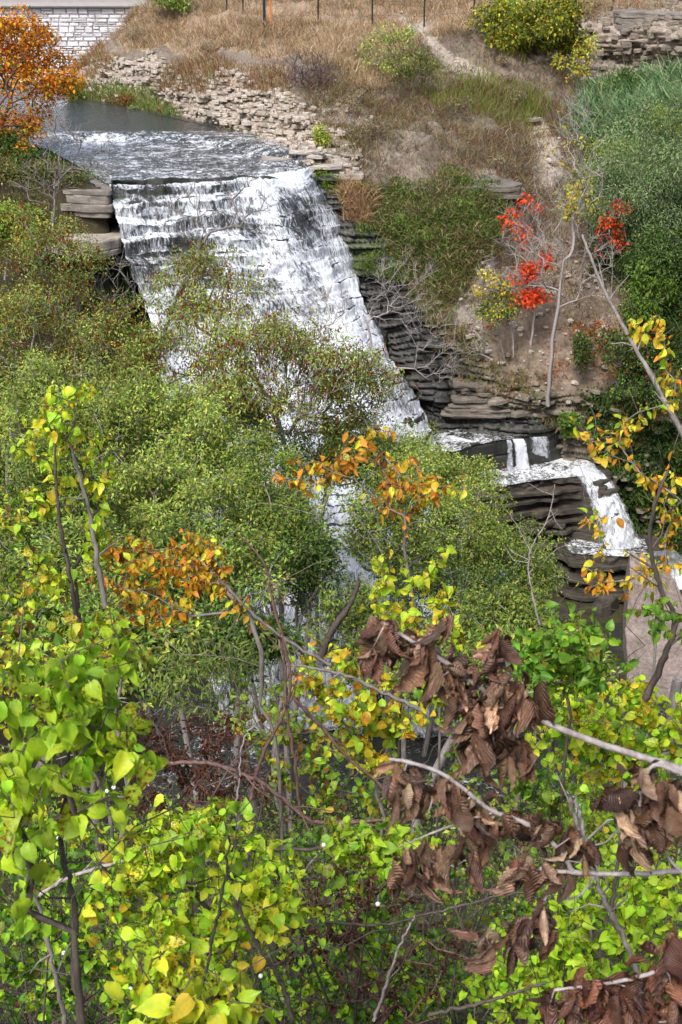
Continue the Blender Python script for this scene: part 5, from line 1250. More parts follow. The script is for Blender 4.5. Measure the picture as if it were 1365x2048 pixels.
def shrub(name, label, cat, stem_px, Y, ells, leafpx, kind, cols, wts, seed, k=4, bark_m=None, rtip=.0016, rmax=.02, group=None, droop=.9, twig=1.0, wob=.15, dyd=.35, limit=300, stem_y=None, power=.5, out=.6, up=.2):
    """ells: (cx, cy, rx, ry, tips)"""
    rg = np.random.default_rng(seed); T = []
    for (cx, cy, rx, ry, n) in ells:
        n = int(n * 1.3); c, r = ellip(cx, cy, rx * 1.2, ry * 1.2, Y); a = nrm(rg.normal(size=(n, 3))) * rg.uniform(.05, 1, (n, 1)) ** .45
        T.append(c + a * np.array([r[0], max(.12, min(dyd * Y / 4, r[0])), r[2]]))
    T = np.concatenate(T)
    sx, sy = stem_px; st = P(sx, sy, stem_y or Y)
    g = gz(st[0], st[1]); base = np.array([st[0], st[1], min(g, st[2] - .3)]) if sy > 0 else st
    root = empty(name, base, label, cat, group)
    first = T.mean(0); near = T[np.argmin(np.linalg.norm(T - st, axis=1))]
    tr = cr(np.array([base, st, (st + near) / 2 + rg.normal(size=3) * .03]), np.linspace(0, 2, 12))
    d0 = (first[1] * cp - first[2] * sp) / FPX; L0 = leafpx * d0
    sk = Skel(tr, rmax, rg).grow(T, wob=wob, seglen=max(.05, L0 * 1.6), up=up, bias=.25)
    nt_ = len(sk.tips); e = T[rg.integers(0, len(T), len(T) // 3 + 3)] + rg.normal(size=(len(T) // 3 + 3, 3)) * L0 * np.array([2.2, 1, 2.2]); sh = Skel.__new__(Skel); sh.__dict__.update(sk.__dict__); sh.p = list(sk.p); sh.tips = list(sk.tips)
    sh.n0 = 2; sh.grow(e, wob=wob, seglen=max(.05, L0 * 1.6), up=up, bias=.25); sk = sh; sk.n0 = 12; sk.tips = sk.tips[:nt_]
    pts = np.asarray(sk.p); par = np.array(sk.par)
    V, F = tubes(sk.paths(rtip * .8, power, rmax * .75), 6); obj('stem', mesh('stem', V - base, F, bark_m or M_BARKD, True), root)
    pos = []; td = []
    k = k + 2 + (1 if 38 <= leafpx < 80 else 0)
    for t in sk.tips:
        d = nrm(pts[t] - pts[par[t]]); side = nrm(np.cross(d, rg.normal(size=3)))
        c0 = t; 
        for j in range(k):
            if j < 2: q = pts[t]; dd = d * .7 + side * (1 if j else -1) * .7
            else:
                f = (j // 2) * .9; q = pts[t] - d * L0 * f * .7; dd = d * .3 + side * (1 if j % 2 else -1)
            pos.append(q); td.append(nrm(dd * out + np.array([0, 0, -droop]) * rg.uniform(.3, 1.3) + rg.normal(size=3) * .3))
    pos = np.array(pos); td = np.array(td); n = len(pos)
    nor = nrm(np.array([0, -.5, .7]) + rg.normal(size=(n, 3)) * .7)
    sz = L0 * (.585 if leafpx < 38 or leafpx > 80 else .50) * rg.uniform(.5, 1.35, n)
    cc = pal(cols, wts, n, rg, .16)
    place_leaves(root, pos, td, nor, sz, kind, cc, limit)
    return root
def branch(name, label, cat, px, r0, r1, m, seed=0, side=0, jit=.01):
    """px list of (x, y, Y)"""
    rg = np.random.default_rng(seed); q = np.array([P(*a) for a in px]); n = len(q) * 7
    pts = cr(q, np.linspace(0, len(q) - 1, n)); pts += rg.normal(size=pts.shape) * jit * .25; base = pts[0]
    pa = [(pts, np.linspace(r0, r1, n) * (1 + .08 * rg.normal(size=n)))]
    for s in range(side):
        i = int(rg.integers(n // 5, n - 2)); t = nrm(pts[i + 1] - pts[i]); d = nrm(t * .7 + rg.normal(size=3) * .55); L = rg.uniform(.1, .35) * np.linalg.norm(pts[-1] - pts[0]) * .6
        mid = pts[i] + d * L * .5 + rg.normal(size=3) * L * .08
        pa.append((np.array([pts[i], mid, pts[i] + d * L + rg.normal(size=3) * L * .1]), np.array([.5, .35, .15]) * (r0 + r1) / 2))
    V, F = tubes(pa, 6); o = obj(name, mesh(name, V - base, F, m, True), None, tuple(base)); return tag(o, label, cat)

LMC = ([LIME, LIME2, LIMEY, GREEN, YELLOW], [5, 3, 2.4, .6, .3])
GRC = ([GREEN, (.17, .34, .035), GREEN2, LIME2], [4, 3, 2, 1])
OGC = ([ORNG, YELLOW, LIMEY, BROWN], [4, 3, .7, 1])
YGC = ([LIMEY, YELLOW, LIME2, ORNG, GREEN], [4, 3, 3, 1.2, 1])
# --- saplings in the middle ground of the view
shrub('lime_sapling', 'tall two stemmed sapling with sparse lime leaves near the left edge', 'sapling', (160, 1240), 6.3, [(120, 800, 70, 50, 14), (90, 870, 50, 40, 8), (150, 900, 60, 60, 12), (80, 985, 35, 30, 7), (190, 930, 35, 40, 6), (190, 1050, 30, 40, 8), (80, 1130, 70, 60, 8)], 36, 'heart', [LIME, LIMEY, YELLOW, LIME2], [4, 3, 1, 1], 401, k=4, rmax=.022, power=.6)
branch('sapling_stem', 'right hand slender grey stem of the lime sapling at left', 'stem', [(212, 1215, 6.2), (195, 1120, 6.2), (178, 1020, 6.2), (150, 920, 6.2), (135, 870, 6.2)], .017, .006, M_BARK, 1, 4)
branch('sapling_stem', 'left hand slender brown stem of the lime sapling at left', 'stem', [(155, 1240, 6.1), (140, 1150, 6.1), (120, 1040, 6.1), (112, 940, 6.1), (110, 850, 6.1)], .015, .005, M_BARKD, 2, 4)
shrub('yellow_weed', 'sparse yellow green twigs at the left edge below the lime sapling', 'sapling', (40, 1330), 6, [(60, 1150, 70, 50, 14), (30, 1020, 40, 60, 8), (90, 1270, 110, 60, 26)], 30, 'heart', [LIMEY, LIME, YELLOW, GREEN, BROWN], [3, 3, 1, 2, 1], 402, k=4)
shrub('orange_sapling', 'sapling with a cluster of orange leaves left of the picture centre', 'sapling', (560, 1560), 6.4, [(380, 1120, 60, 50, 30), (290, 1110, 60, 30, 14), (230, 1090, 60, 25, 9), (240, 1185, 40, 30, 6), (330, 1190, 60, 40, 10), (280, 1225, 50, 20, 8), (470, 1190, 50, 40, 8), (300, 1120, 110, 50, 12)], 32, 'oval', OGC[0], OGC[1], 403, k=4, rmax=.02, power=.58, bark_m=M_BARK)
shrub('orange_sapling', 'thin sapling with orange and yellow leaves before the light green tree in the middle', 'sapling', (880, 1420), 8, [(780, 950, 70, 40, 20), (730, 880, 60, 26, 9), (870, 960, 60, 35, 12), (620, 940, 60, 30, 10), (700, 920, 60, 30, 8), (800, 1000, 60, 20, 6)], 32, 'oval', [ORNG, YELLOW, LIMEY, BROWN], [4, 3, 1, 1.6], 404, k=3, rmax=.018, power=.58, bark_m=M_BARK)
shrub('lime_sapling', 'thin sapling with round lime leaves right of the picture centre', 'sapling', (800, 1440), 6.3, [(765, 1130, 40, 40, 8), (770, 1190, 55, 40, 8), (880, 1150, 40, 60, 10), (860, 1220, 70, 50, 12), (940, 1280, 30, 20, 3)], 36, 'heart', [LIME, LIMEY, YELLOW], [4, 3, 1], 405, k=3, rmax=.012)
shrub('green_sapling', 'sapling with heart shaped fresh green leaves above the dried brown branch', 'sapling', (1130, 1520), 4.4, [(1130, 1270, 80, 60, 30), (1070, 1290, 50, 40, 10), (1190, 1310, 60, 50, 14), (1110, 1330, 50, 50, 12)], 46, 'heart', [(.17, .36, .035), GREEN, LIME2], [4, 3, 1.6], 406, k=4, bark_m=M_BARKD)
shrub('green_sprig', 'small sprig of green leaves hanging before the pinkish slab', 'sprig', (1420, 1200), 4.6, [(1300, 1240, 40, 26, 8)], 46, 'heart', [(.17, .36, .035), GREEN], [4, 3], 407, k=3)
shrub('golden_tree', 'slender tree with golden orange leaves curving up the right edge', 'tree', (1300, 1420), 7, [(1230, 860, 70, 40, 13), (1295, 645, 34, 24, 6), (1345, 760, 24, 50, 5), (1345, 690, 20, 30, 3), (1290, 960, 16, 16, 4), (1345, 980, 24, 60, 7), (1190, 1060, 30, 40, 5), (1310, 1130, 70, 30, 9), (1190, 1130, 50, 40, 6), (1350, 1060, 30, 30, 4)], 33, 'oval', [ORNG, YELLOW, LIMEY, LIME2], [3, 4, 2, 1.2], 408, k=4, rmax=.03, power=.55, bark_m=M_BARK)
branch('leaning_trunk', 'pale grey leaning trunk entering from the right edge', 'trunk', [(1400, 930, 7.5), (1350, 840, 7.6), (1300, 745, 7.8), (1245, 650, 8), (1200, 560, 8.2), (1165, 470, 8.4)], .022, .008, M_BARK, 3, 7)
branch('dark_limb', 'dark curved limb rising in front of the pinkish slab', 'branch', [(1290, 1400, 5.0), (1330, 1310, 5.0), (1350, 1240, 5.0), (1320, 1170, 5.0), (1300, 1060, 5.0), (1335, 940, 5.0)], .017, .007, M_BARKD, 4, 8)
shrub('yellow_shrub', 'shrub with yellow green spotted leaves in the middle below the white water gap', 'shrub', (760, 1720), 6.3, [(700, 1370, 90, 60, 36), (640, 1330, 60, 60, 16), (770, 1480, 70, 50, 20), (840, 1400, 60, 60, 14), (700, 1450, 70, 50, 12)], 34, 'heart', YGC[0], YGC[1], 409, k=4, bark_m=M_BARK, power=.55)
shrub('strap_leaf_shrub', 'shrub with narrow pale green leaves behind the tangle left of centre', 'shrub', (440, 1560), 7.5, [(430, 1350, 110, 70, 60), (330, 1350, 70, 60, 20), (500, 1290, 60, 50, 16)], 30, 'strap', [LIGHTG, (.28, .38, .10), MIDG], [3, 2, 2], 410, k=6, bark_m=M_BARK)
shrub('yellow_shrub', 'yellow and lime shrub beneath the slab at the right edge', 'shrub', (1240, 1720), 5.2, [(1190, 1400, 100, 50, 34), (1290, 1420, 80, 50, 30), (1180, 1480, 110, 50, 40), (1310, 1500, 70, 50, 20)], 44, 'heart', [LIMEY, LIME, YELLOW, LIME2, GREEN], [4, 4, 1.4, 2, 1], 411, k=4, bark_m=M_BARK)
shrub('green_shrub', 'small mid green shrub between the two dried branches', 'shrub', (1120, 1760), 4.4, [(1060, 1530, 60, 40, 16), (1110, 1590, 70, 50, 18)], 40, 'heart', GRC[0], GRC[1], 412, k=4)
shrub('lime_shrub', 'lime shrub behind the second dried branch at right', 'shrub', (1180, 1900), 4.8, [(1230, 1640, 90, 60, 26), (1140, 1620, 60, 60, 12), (1330, 1600, 50, 60, 10)], 40, 'heart', LMC[0], LMC[1], 413, k=4, bark_m=M_BARK)
shrub('lime_shrub', 'dense lime shrub filling the lower right corner', 'shrub', (1200, 2100), 3.6, [(1200, 1830, 130, 70, 40), (1290, 1760, 80, 60, 24), (1080, 1930, 110, 70, 36), (980, 1960, 80, 60, 20), (1250, 1930, 100, 60, 22)], 52, 'heart', [LIME, LIME2, (.33, .50, .05)], [4, 3, 2], 414, k=4)
shrub('lime_shrub', 'lime shrub just left of the dried leaves in the lower middle', 'shrub', (760, 1960), 3.9, [(740, 1710, 70, 50, 16), (800, 1690, 60, 40, 10), (700, 1680, 50, 30, 8)], 56, 'heart', [LIME, LIME2, (.2, .4, .04)], [3, 3, 2], 415, k=4)
shrub('small_leaf_shrub', 'shrub with small green leaves in the lower middle', 'shrub', (800, 2100), 4.2, [(740, 1850, 100, 70, 50), (700, 1980, 110, 60, 40), (860, 1940, 100, 80, 40), (600, 1960, 80, 60, 20)], 32, 'heart', [GREEN, LIME2, GREEN2, LIME], [4, 3, 2, 2], 416, k=5)
shrub('spotted_shrub', 'lime shrub with brown spotted leaves in front of the arching branch', 'shrub', (430, 2060), 3.1, [(380, 1640, 70, 40, 22), (440, 1650, 50, 40, 12), (330, 1680, 60, 50, 14), (500, 1690, 50, 40, 6)], 56, 'heart', LMC[0], LMC[1], 417, k=4)
shrub('spotted_shrub', 'wide lime shrub across the lower left centre', 'shrub', (330, 2120), 3.0, [(250, 1790, 100, 60, 26), (400, 1850, 110, 70, 30), (550, 1760, 60, 40, 14), (480, 1790, 70, 40, 12), (330, 1890, 100, 50, 20), (570, 1830, 50, 40, 8)], 54, 'heart', [LIME, LIMEY, LIME2, YELLOW], [4, 3, 2, .6], 418, k=4)
shrub('lime_shrub', 'blurred large lime leaves of the nearest shrub at the left edge', 'shrub', (150, 1900), 2.1, [(200, 1330, 90, 60, 12), (90, 1370, 90, 60, 12), (230, 1460, 90, 60, 14), (70, 1500, 80, 60, 12), (150, 1420, 100, 50, 10), (40, 1600, 60, 60, 7), (180, 1590, 70, 50, 6), (30, 1780, 50, 70, 5)], 82, 'heart', [(.34, .54, .05), LIME, LIME2], [4, 3, 2], 419, k=3, rmax=.012, droop=1.3, out=.45)
shrub('yellowing_shrub', 'large yellowing leaves of the shrub at the bottom edge left of centre', 'shrub', (420, 2200), 1.75, [(380, 1940, 80, 30, 6), (290, 1960, 50, 40, 4), (450, 2010, 70, 30, 6), (370, 2030, 70, 20, 4)], 92, 'heart', [LIMEY, LIME, YELLOW], [4, 3, 1.4], 420, k=3, rmax=.009, droop=.9)
shrub('dark_leaf_shrub', 'shrub with small green leaves and white berries in the lower left corner', 'shrub', (150, 2150), 4.0, [(120, 1800, 130, 70, 50), (100, 1930, 120, 70, 50), (250, 1980, 80, 60, 26), (60, 1700, 80, 50, 20), (200, 1720, 80, 40, 14)], 34, 'heart', [GREEN, GREEN2, LIME2, LIME], [3, 3, 3, 1.5], 421, k=5)
shrub('rusty_shrub', 'withered rust brown shrub behind the near lime leaves', 'shrub', (380, 1760), 5.2, [(380, 1500, 110, 50, 70), (280, 1480, 70, 50, 30), (480, 1570, 70, 40, 26), (350, 1580, 90, 40, 30), (470, 1450, 60, 30, 14)], 20, 'dried', [(.14, .055, .032), (.09, .04, .025), (.24, .11, .06)], [3, 3, 1], 422, k=6, bark_m=M_BARKR)
shrub('withered_shrub', 'dark withered shrub in the tangle at the bottom middle', 'shrub', (760, 2080), 3.7, [(620, 1830, 100, 60, 30), (760, 1760, 90, 40, 24), (680, 1920, 120, 60, 34), (900, 1880, 80, 60, 20), (820, 2000, 90, 40, 20)], 24, 'dried', [(.11, .05, .035), (.07, .035, .025), (.17, .08, .05)], [3, 3, 1], 423, k=4, bark_m=M_BARKR)
shrub('tangled_shrub', 'leafy tangle of yellow and green behind the arching branch in the middle', 'shrub', (600, 1800), 6.8, [(600, 1500, 100, 60, 40), (520, 1420, 90, 50, 30), (700, 1580, 90, 50, 26), (880, 1560, 70, 60, 20), (960, 1480, 60, 40, 12)], 28, 'heart', [MIDG, LIGHTG, YELLOW, LIME2, BROWN], [4, 3, 1, 2, 1], 424, k=5, bark_m=M_BARK)
shrub('low_lime_shrub', 'lime shrub at the left edge above the lower left corner', 'shrub', (60, 1800), 4.6, [(60, 1330, 90, 50, 20), (200, 1260, 90, 40, 18), (40, 1430, 70, 50, 14), (140, 1660, 100, 40, 16)], 36, 'heart', [LIME, YELLOW, LIMEY, GREEN], [4, 1.4, 2, 2], 425, k=4)
shrub('green_undershrub', 'dim green shrub behind the bottom centre stems', 'shrub', (540, 2150), 5.0, [(540, 1900, 110, 60, 30), (460, 1980, 100, 60, 30), (620, 1720, 90, 40, 24), (300, 1850, 120, 60, 30)], 26, 'heart', [GREEN2, GREEN, LIME2], [3, 3, 2], 426, k=5)
shrub('green_undershrub', 'dim green shrub in the lower right behind the bright lime one', 'shrub', (1060, 2100), 5.0, [(1000, 1790, 110, 60, 30), (1120, 1760, 90, 70, 26), (900, 1720, 80, 50, 16), (1300, 1900, 90, 80, 24)], 28, 'heart', [GREEN2, GREEN, LIME2, YELG], [3, 3, 2, 1], 427, k=5)

# --- dried brown branches reaching in from the right
def dried_branch(label, paths, clusters, Y, leafpx, seed, cols=None, tub=None):
    """paths: px polylines with radius px; clusters: (cx, cy, rx, ry, n)"""
    rg = np.random.default_rng(seed); base = P(paths[0][0][0][0], paths[0][0][0][1], Y)
    root = empty('dried_branch', base, label, 'branch', 'dried brown branches at the right')
    d0 = (base[1] * cp - base[2] * sp) / FPX; pa = []; allp = []
    for pts, r0, r1 in paths:
        q = np.array([P(a[0], a[1], Y + (a[2] if len(a) > 2 else 0)) for a in pts]); n = len(q) * 6
        t = cr(q, np.linspace(0, len(q) - 1, n)) + rg.normal(size=(n, 3)) * d0 * .6
        kn = 1 + .25 * (rg.random(n) < .12); pa.append((t, np.linspace(r0 * .66, r1 * .66, n) * d0 * kn)); allp.append(t)
    allp = np.concatenate(allp); pos = []; td = []
    for (cx, cy, rx, ry, n) in clusters:
        n = int(n * 1.6) + 1; c = P(cx, cy, Y); a = rg.normal(size=(n, 3)) * .5
        t = c + a * np.array([rx * d0, min(rx, ry) * d0 * .7, ry * d0 * .8]) * .9
        for p in t:
            k = allp[np.argmin(np.linalg.norm(allp - p, axis=1))]
            if np.linalg.norm(k - p) > leafpx * d0 * .4:
                m = (k + p) / 2 + rg.normal(size=3) * .012; pa.append((np.array([k, m, p]), np.array([2.2, 1.8, 1.2]) * d0 * .7)); allp = np.concatenate([allp, m[None], p[None]])
            pos.append(p); td.append(nrm(np.array([0, 0, -1.0]) + rg.normal(size=3) * .38))
    V, F = tubes(pa, 8); obj('twig', mesh('twig', V - base, F, M_BARKP, True), root)
    pos = np.array(pos); n = len(pos); pos[:, 2] += leafpx * d0 * .35
    place_leaves(root, pos, np.array(td), rg.normal(size=(n, 3)), leafpx * .80 * d0 * rg.uniform(.65, 1.3, n), 'dried', pal(cols or [(.15, .088, .058), (.08, .05, .036), (.40, .29, .21), (.22, .14, .095)], [4, 3, 2, 2.5], n, rg, .25))
dried_branch('upper dried branch with a long row of curled brown leaves ending right of centre', [
    ([(1420, 1560), (1365, 1540), (1290, 1515), (1180, 1480), (1060, 1430), (1000, 1395), (960, 1375), (900, 1330), (820, 1280), (765, 1245)], 13, 5),
    ([(1060, 1430), (1010, 1448), (950, 1452)], 5, 3), ([(1030, 1400), (1015, 1330), (1000, 1280)], 5, 3)],
    [(780, 1275, 40, 35, 9), (740, 1310, 30, 20, 3), (830, 1310, 45, 40, 13), (880, 1350, 45, 45, 12), (930, 1380, 40, 50, 12), (950, 1440, 30, 50, 9), (880, 1260, 20, 16, 2), (1000, 1300, 18, 30, 5), (1020, 1380, 45, 45, 15), (1050, 1420, 40, 30, 8), (960, 1500, 40, 50, 12), (1020, 1520, 35, 45, 11), (990, 1460, 40, 40, 8)], 1.75, 92, 501)
dried_branch('middle dried branch with hanging curled brown leaves low on the right', [
    ([(1440, 1738), (1365, 1742), (1250, 1748), (1140, 1744), (1080, 1738)], 9, 6), ([(1145, 1740), (1110, 1690), (1060, 1650), (985, 1622), (930, 1580), (880, 1545), (820, 1525), (780, 1518)], 8, 5),
    ([(985, 1625), (920, 1645), (860, 1668)], 4, 3), ([(1105, 1745), (1095, 1790), (1070, 1830)], 4, 3), ([(1190, 1750), (1160, 1790), (1120, 1800)], 4, 3)],
    [(800, 1560, 35, 40, 7), (850, 1590, 35, 40, 7), (900, 1590, 20, 40, 5), (950, 1640, 40, 45, 9), (1010, 1660, 50, 40, 8), (1080, 1660, 40, 40, 7), (820, 1720, 40, 50, 8), (880, 1740, 45, 50, 9), (930, 1710, 40, 50, 8), (1060, 1740, 50, 40, 8), (1140, 1700, 35, 45, 8), (1120, 1760, 40, 30, 5), (1080, 1840, 40, 50, 7), (1040, 1880, 45, 50, 8), (980, 1900, 30, 45, 5)], 1.6, 86, 502)
dried_branch('bunch of curled brown leaves at the right edge below the upper dried branch', [
    ([(1440, 1570), (1365, 1548), (1310, 1530), (1290, 1560), (1280, 1610)], 8, 4), ([(1420, 1790), (1340, 1720), (1300, 1640)], 5, 3)],
    [(1290, 1570, 28, 40, 6), (1250, 1620, 35, 35, 7), (1310, 1640, 40, 50, 12), (1360, 1640, 35, 60, 10), (1270, 1690, 25, 40, 5), (1340, 1580, 30, 30, 4)], 1.55, 96, 503)
dried_branch('lowest dried branch with broad brown leaves in the bottom right corner', [
    ([(1440, 1900), (1365, 1920), (1290, 1950), (1200, 1970), (1110, 1980)], 9, 4)],
    [(1130, 2010, 40, 40, 9), (1190, 1990, 45, 40, 10), (1260, 1990, 45, 45, 12), (1330, 1960, 40, 40, 11), (1350, 1900, 25, 25, 4), (1230, 2040, 60, 30, 8), (1330, 2030, 40, 40, 9)], 1.5, 100, 504, cols=[(.13, .06, .04), (.09, .045, .035), (.17, .09, .065), (.25, .13, .08)])
# --- long loose branches
B = [
 ('long reddish arching branch across the middle left', [(300, 1530, 4.6), (380, 1524, 4.6), (450, 1535, 4.6), (530, 1570, 4.6), (600, 1625, 4.6), (640, 1645, 4.6), (770, 1640, 4.6)], .013, .012, M_BARKR),
 ('thick bare limb rising from the tangle towards the picture centre', [(840, 1420, 5.5), (790, 1395, 5.5), (700, 1355, 5.5), (620, 1335, 5.5), (570, 1330, 5.5)], .016, .008, M_BARK),
 ('straight grey branch slanting down right from the orange sapling', [(440, 1160, 6), (520, 1240, 6), (590, 1290, 6), (660, 1330, 6)], .01, .014, M_BARK),
 ('brown curved branch running down right under the yellow shrub', [(580, 1390, 5.2), (640, 1450, 5.2), (700, 1520, 5.2), (760, 1570, 5.2), (800, 1640, 5.2)], .012, .011, M_BARKR),
 ('upright bare pinkish stem left of the yellow shrub', [(500, 1600, 5), (530, 1500, 5), (570, 1420, 5), (580, 1340, 5), (545, 1200, 5), (530, 1130, 5), (480, 1070, 5)], .014, .005, M_BARKR),
 ('pale forked dead twig standing before the rusty shrub', [(470, 1620, 4), (480, 1560, 4), (488, 1480, 4), (520, 1440, 4)], .006, .003, M_BARKP),
 ('second stem of the yellow shrub tangle', [(600, 1620, 5), (590, 1520, 5), (575, 1430, 5), (570, 1330, 5), (560, 1270, 5)], .012, .008, M_BARKR),
 ('dead log lying across the lower left tangle', [(290, 1705, 4.2), (400, 1710, 4.2), (520, 1700, 4.2), (660, 1695, 4.2), (760, 1680, 4.2)], .013, .009, M_BARKD),
 ('pale broken stick low in the left tangle', [(80, 1790, 3.8), (150, 1750, 3.8), (250, 1720, 3.8), (330, 1690, 3.8)], .012, .008, M_BARKP),
 ('forked dark stem at the lower right', [(1280, 1960, 3.2), (1250, 1880, 3.2), (1210, 1800, 3.2), (1180, 1720, 3.2), (1150, 1640, 3.2), (1140, 1590, 3.2)], .016, .009, M_BARK),
 ('second prong of the forked dark stem at the lower right', [(1225, 1820, 3.2), (1235, 1740, 3.2), (1245, 1640, 3.2), (1245, 1560, 3.2)], .010, .005, M_BARKD),
 ('long dark branch across the bottom middle', [(650, 1845, 3.6), (760, 1850, 3.6), (850, 1830, 3.6), (960, 1800, 3.6), (1090, 1775, 3.6)], .008, .005, M_BARKD),
 ('curving brown branch near the bottom edge', [(860, 2030, 3.0), (950, 2010, 3.0), (1030, 1985, 3.0), (1090, 1965, 3.0)], .009, .006, M_BARKD),
 ('white weathered stick leaning at the bottom middle', [(750, 2040, 3.6), (775, 1960, 3.6), (800, 1890, 3.6), (830, 1830, 3.6)], .010, .005, M_BARKP),
 ('blurred near stem rising at the lower left', [(170, 2100, 2.2), (150, 1950, 2.2), (150, 1820, 2.2), (125, 1700, 2.2), (130, 1560, 2.2), (140, 1400, 2.2)], .012, .005, M_BARKD),
 ('bent stem in the bottom left corner', [(135, 2060, 2.6), (110, 1950, 2.6), (80, 1820, 2.6), (30, 1740, 2.6)], .010, .006, M_BARK),
 ('grey stem behind the near lime leaves', [(250, 1760, 4), (245, 1660, 4), (255, 1560, 4), (235, 1440, 4), (245, 1350, 4)], .018, .010, M_BARK),
 ('second grey stem behind the near lime leaves', [(225, 1740, 4.2), (222, 1650, 4.2), (195, 1560, 4.2), (150, 1490, 4.2)], .015, .008, M_BARK),
 ('dark slanting stem from the wide lime shrub', [(590, 2060, 2.9), (560, 1960, 2.9), (510, 1880, 2.9), (470, 1800, 2.9)], .010, .006, M_BARKD),
 ('upright dark stem with withered buds left of centre', [(400, 2000, 2.7), (425, 1880, 2.7), (450, 1760, 2.7), (460, 1670, 2.7)], .008, .004, M_BARKD),
 ('tall forked bare stems before the green tree right of centre', [(770, 1440, 7), (775, 1300, 7), (765, 1180, 7), (760, 1100, 7), (700, 1020, 7)], .012, .004, M_BARK),
 ('pale Y shaped bare sapling in front of the dark ledges', [(1080, 1250, 8), (1060, 1160, 8), (1062, 1100, 8), (1095, 1040, 8), (1110, 970, 8)], .012, .004, M_BARKP),
 ('pale left prong of the Y shaped bare sapling', [(1062, 1105, 8), (1040, 1060, 8), (1015, 1020, 8)], .008, .003, M_BARKP),
 ('dark mossy trunk leaning behind the middle tangle', [(640, 1320, 24), (665, 1260, 24), (700, 1210, 24), (720, 1160, 24)], .14, .06, M_BARKD),
 ('broken pale stick pointing up between the lime leaves at right', [(1170, 1680, 3.4), (1160, 1630, 3.4), (1148, 1590, 3.4)], .010, .007, M_BARKP),
]
for i, (lab, px_, r0, r1, m) in enumerate(B):
    branch('bare_branch', lab, 'branch', px_, r0 * .72, r1 * .72, m, 700 + i, 9 if len(px_) > 4 else 4)
# wooden stakes by the slab
for (x, y, Y, w_, h, lab) in ((1272, 1425, 11, 30, 90, 'sawn weathered tree stump standing before the slab'), (1345, 1400, 11, 22, 60, 'thin cut tree stump at the right edge before the slab')):
    q = P(x, y, Y); d = (q[1] * cp - q[2] * sp) / FPX; tr_ = np.array([q + (0, 0, -3.2), q + (.02, 0, 0), q + (.03, 0, h * d * .8)])
    V, F = tubes([(tr_, np.array([w_ * .55, w_ * .5, w_ * .48]) * d)], 12); k = len(V); F = F.tolist() + [[k - 12 + i for i in range(12)]]
    tag(obj('tree_stump', mesh('tree_stump', V - q, F, M_BARK), None, tuple(q)), lab, 'stump')
dark_rock = []
for i in range(3):
    V, F = stone_mesh(900 + i, None, 9); dark_rock.append(mesh('boulder', V, F, M_DAMP))
for q, (x, y, s_, lab) in enumerate(((1180, 1290, 1.3, 'largest dark boulder lying just left of the pinkish slab'), (1112, 1235, 1.2, 'dark boulder at the foot of the ledged rock, farthest left of the group'),
        (1222, 1352, .9, 'small dark boulder touching the lower left edge of the slab'), (1210, 1215, 1.0, 'dark boulder between the lowest ledge and the top of the slab'), (1150, 1400, .8, 'low dark boulder behind the heart leafed green sapling'))):
    c = PZ(x, y, -27.1); o = obj('boulder', dark_rock[q % 3], None, tuple(c)); o.scale = (s_ * 1.5, s_, s_ * .8); o.rotation_euler = (.1, .05, q * 1.3)
    tag(o, lab, 'boulder', 'dark boulders in the creek bed')
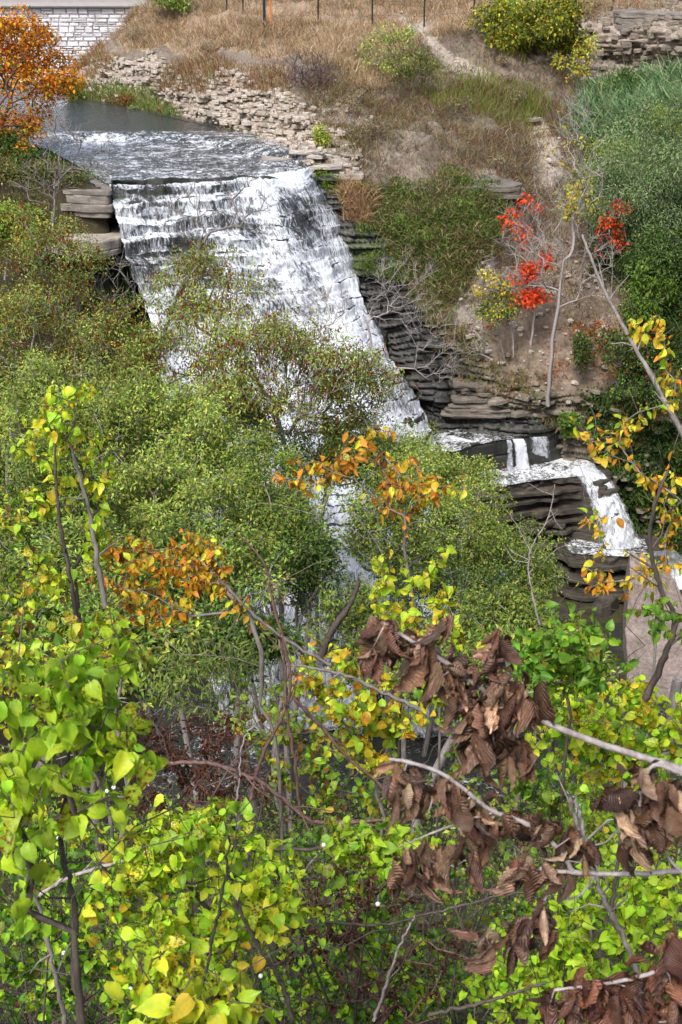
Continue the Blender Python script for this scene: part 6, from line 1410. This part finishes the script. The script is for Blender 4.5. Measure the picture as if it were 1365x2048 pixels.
# undergrowth mass on the near slope
def slope_pts(n, y0, y1, rg, bias=1.0):
    y = y0 + (y1 - y0) * rg.uniform(0, 1, n) ** bias; x = rg.uniform(-1, 1, n) * (.32 * y * 1.25 + .5); return np.stack([x, y, ground_z(x, y)], 1)
rg = np.random.default_rng(77)
def under(name, n, y0, y1, h, nl, L, Wd, cols, wts, spread, bias=1):
    p = slope_pts(n, y0, y1, rg, bias); p[:, 2] += rg.uniform(.05, 1, n) * h * np.clip(p[:, 1] / 6, .5, 1.5)
    v = clustered(p, None, nl, spread, rg, L, Wd, cols, wts, .5, rg.uniform(.6, 1.25, (n, 1)))
    tag(obj(name, mesh(name, v[0], v[1], M_FOL, False, v[2])), kind='stuff')
under('undergrowth', 1500, 5.5, 16, .9, 16, .06, .04, [GREEN, GREEN2, MIDG, LIME2, BROWN], [3, 4, 3, 1.5, 1.5], .3)
under('undergrowth', 1500, 14, 33, 1.6, 16, .12, .07, [MIDG, DARKG, LIGHTG, OLIVE, RUST], [3, 3, 2, 2, .5], .5)
pa = []
for i in range(2200):
    y = rg.uniform(3.4, 14); x = rg.uniform(-1, 1) * (.4 * y + .3); z = gz(x, y); L = rg.uniform(.5, 1.7) * min(1.9, .5 + y / 7)
    d = nrm(np.array([rg.normal() * .6, rg.normal() * .3 - .1, rg.uniform(.2, 1.2)])); q = np.array([x, y, z - .05])
    m1 = q + d * L * .5 + rg.normal(size=3) * L * .08; e = q + d * L + rg.normal(size=3) * L * .12
    pa.append((np.array([q, m1, e]), np.array([.0045, .0035, .0015]) * rg.uniform(.6, 1.6)))
    for s in range(2): f = nrm(d + rg.normal(size=3) * .7); pa.append((np.array([m1, m1 + f * L * .35]), np.array([.003, .001])))
V, F = tubes(pa, 4); tag(obj('twig_tangle', mesh('twig_tangle', V, F, M_BARKD, True)), kind='stuff')  # dark bark paints depth shade between the leaves
# snowberries
M_BERRY = plain('white_berry', (.85, .85, .8), .4)
sb = empty('snowberry_sprig', P(110, 1700, 3.6), 'scattered white snowberries on twigs in the lower left tangle', 'berries')
me = None
for (x, y, Y) in ((215, 1582, 3.6), (228, 1575, 3.6), (106, 1672, 3.6), (118, 1676, 3.6), (66, 1858, 3.3), (128, 1906, 3.3), (522, 1952, 3.2), (756, 1808, 3.3), (648, 1690, 3.6), (98, 1665, 3.6), (262, 1978, 3.3), (90, 1662, 3.6), (222, 1590, 3.6), (130, 1660, 3.6)):
    if me is None:
        bm_ = __import__('bmesh').new(); __import__('bmesh').ops.create_icosphere(bm_, subdivisions=2, radius=.0075); me = bpy.data.meshes.new('berry'); bm_.to_mesh(me); me.materials.append(M_BERRY)
        me.polygons.foreach_set('use_smooth', np.ones(len(me.polygons), bool))
    o = obj('berry', me, sb, tuple(P(x, y, Y - .25) - np.array(sb.location)))
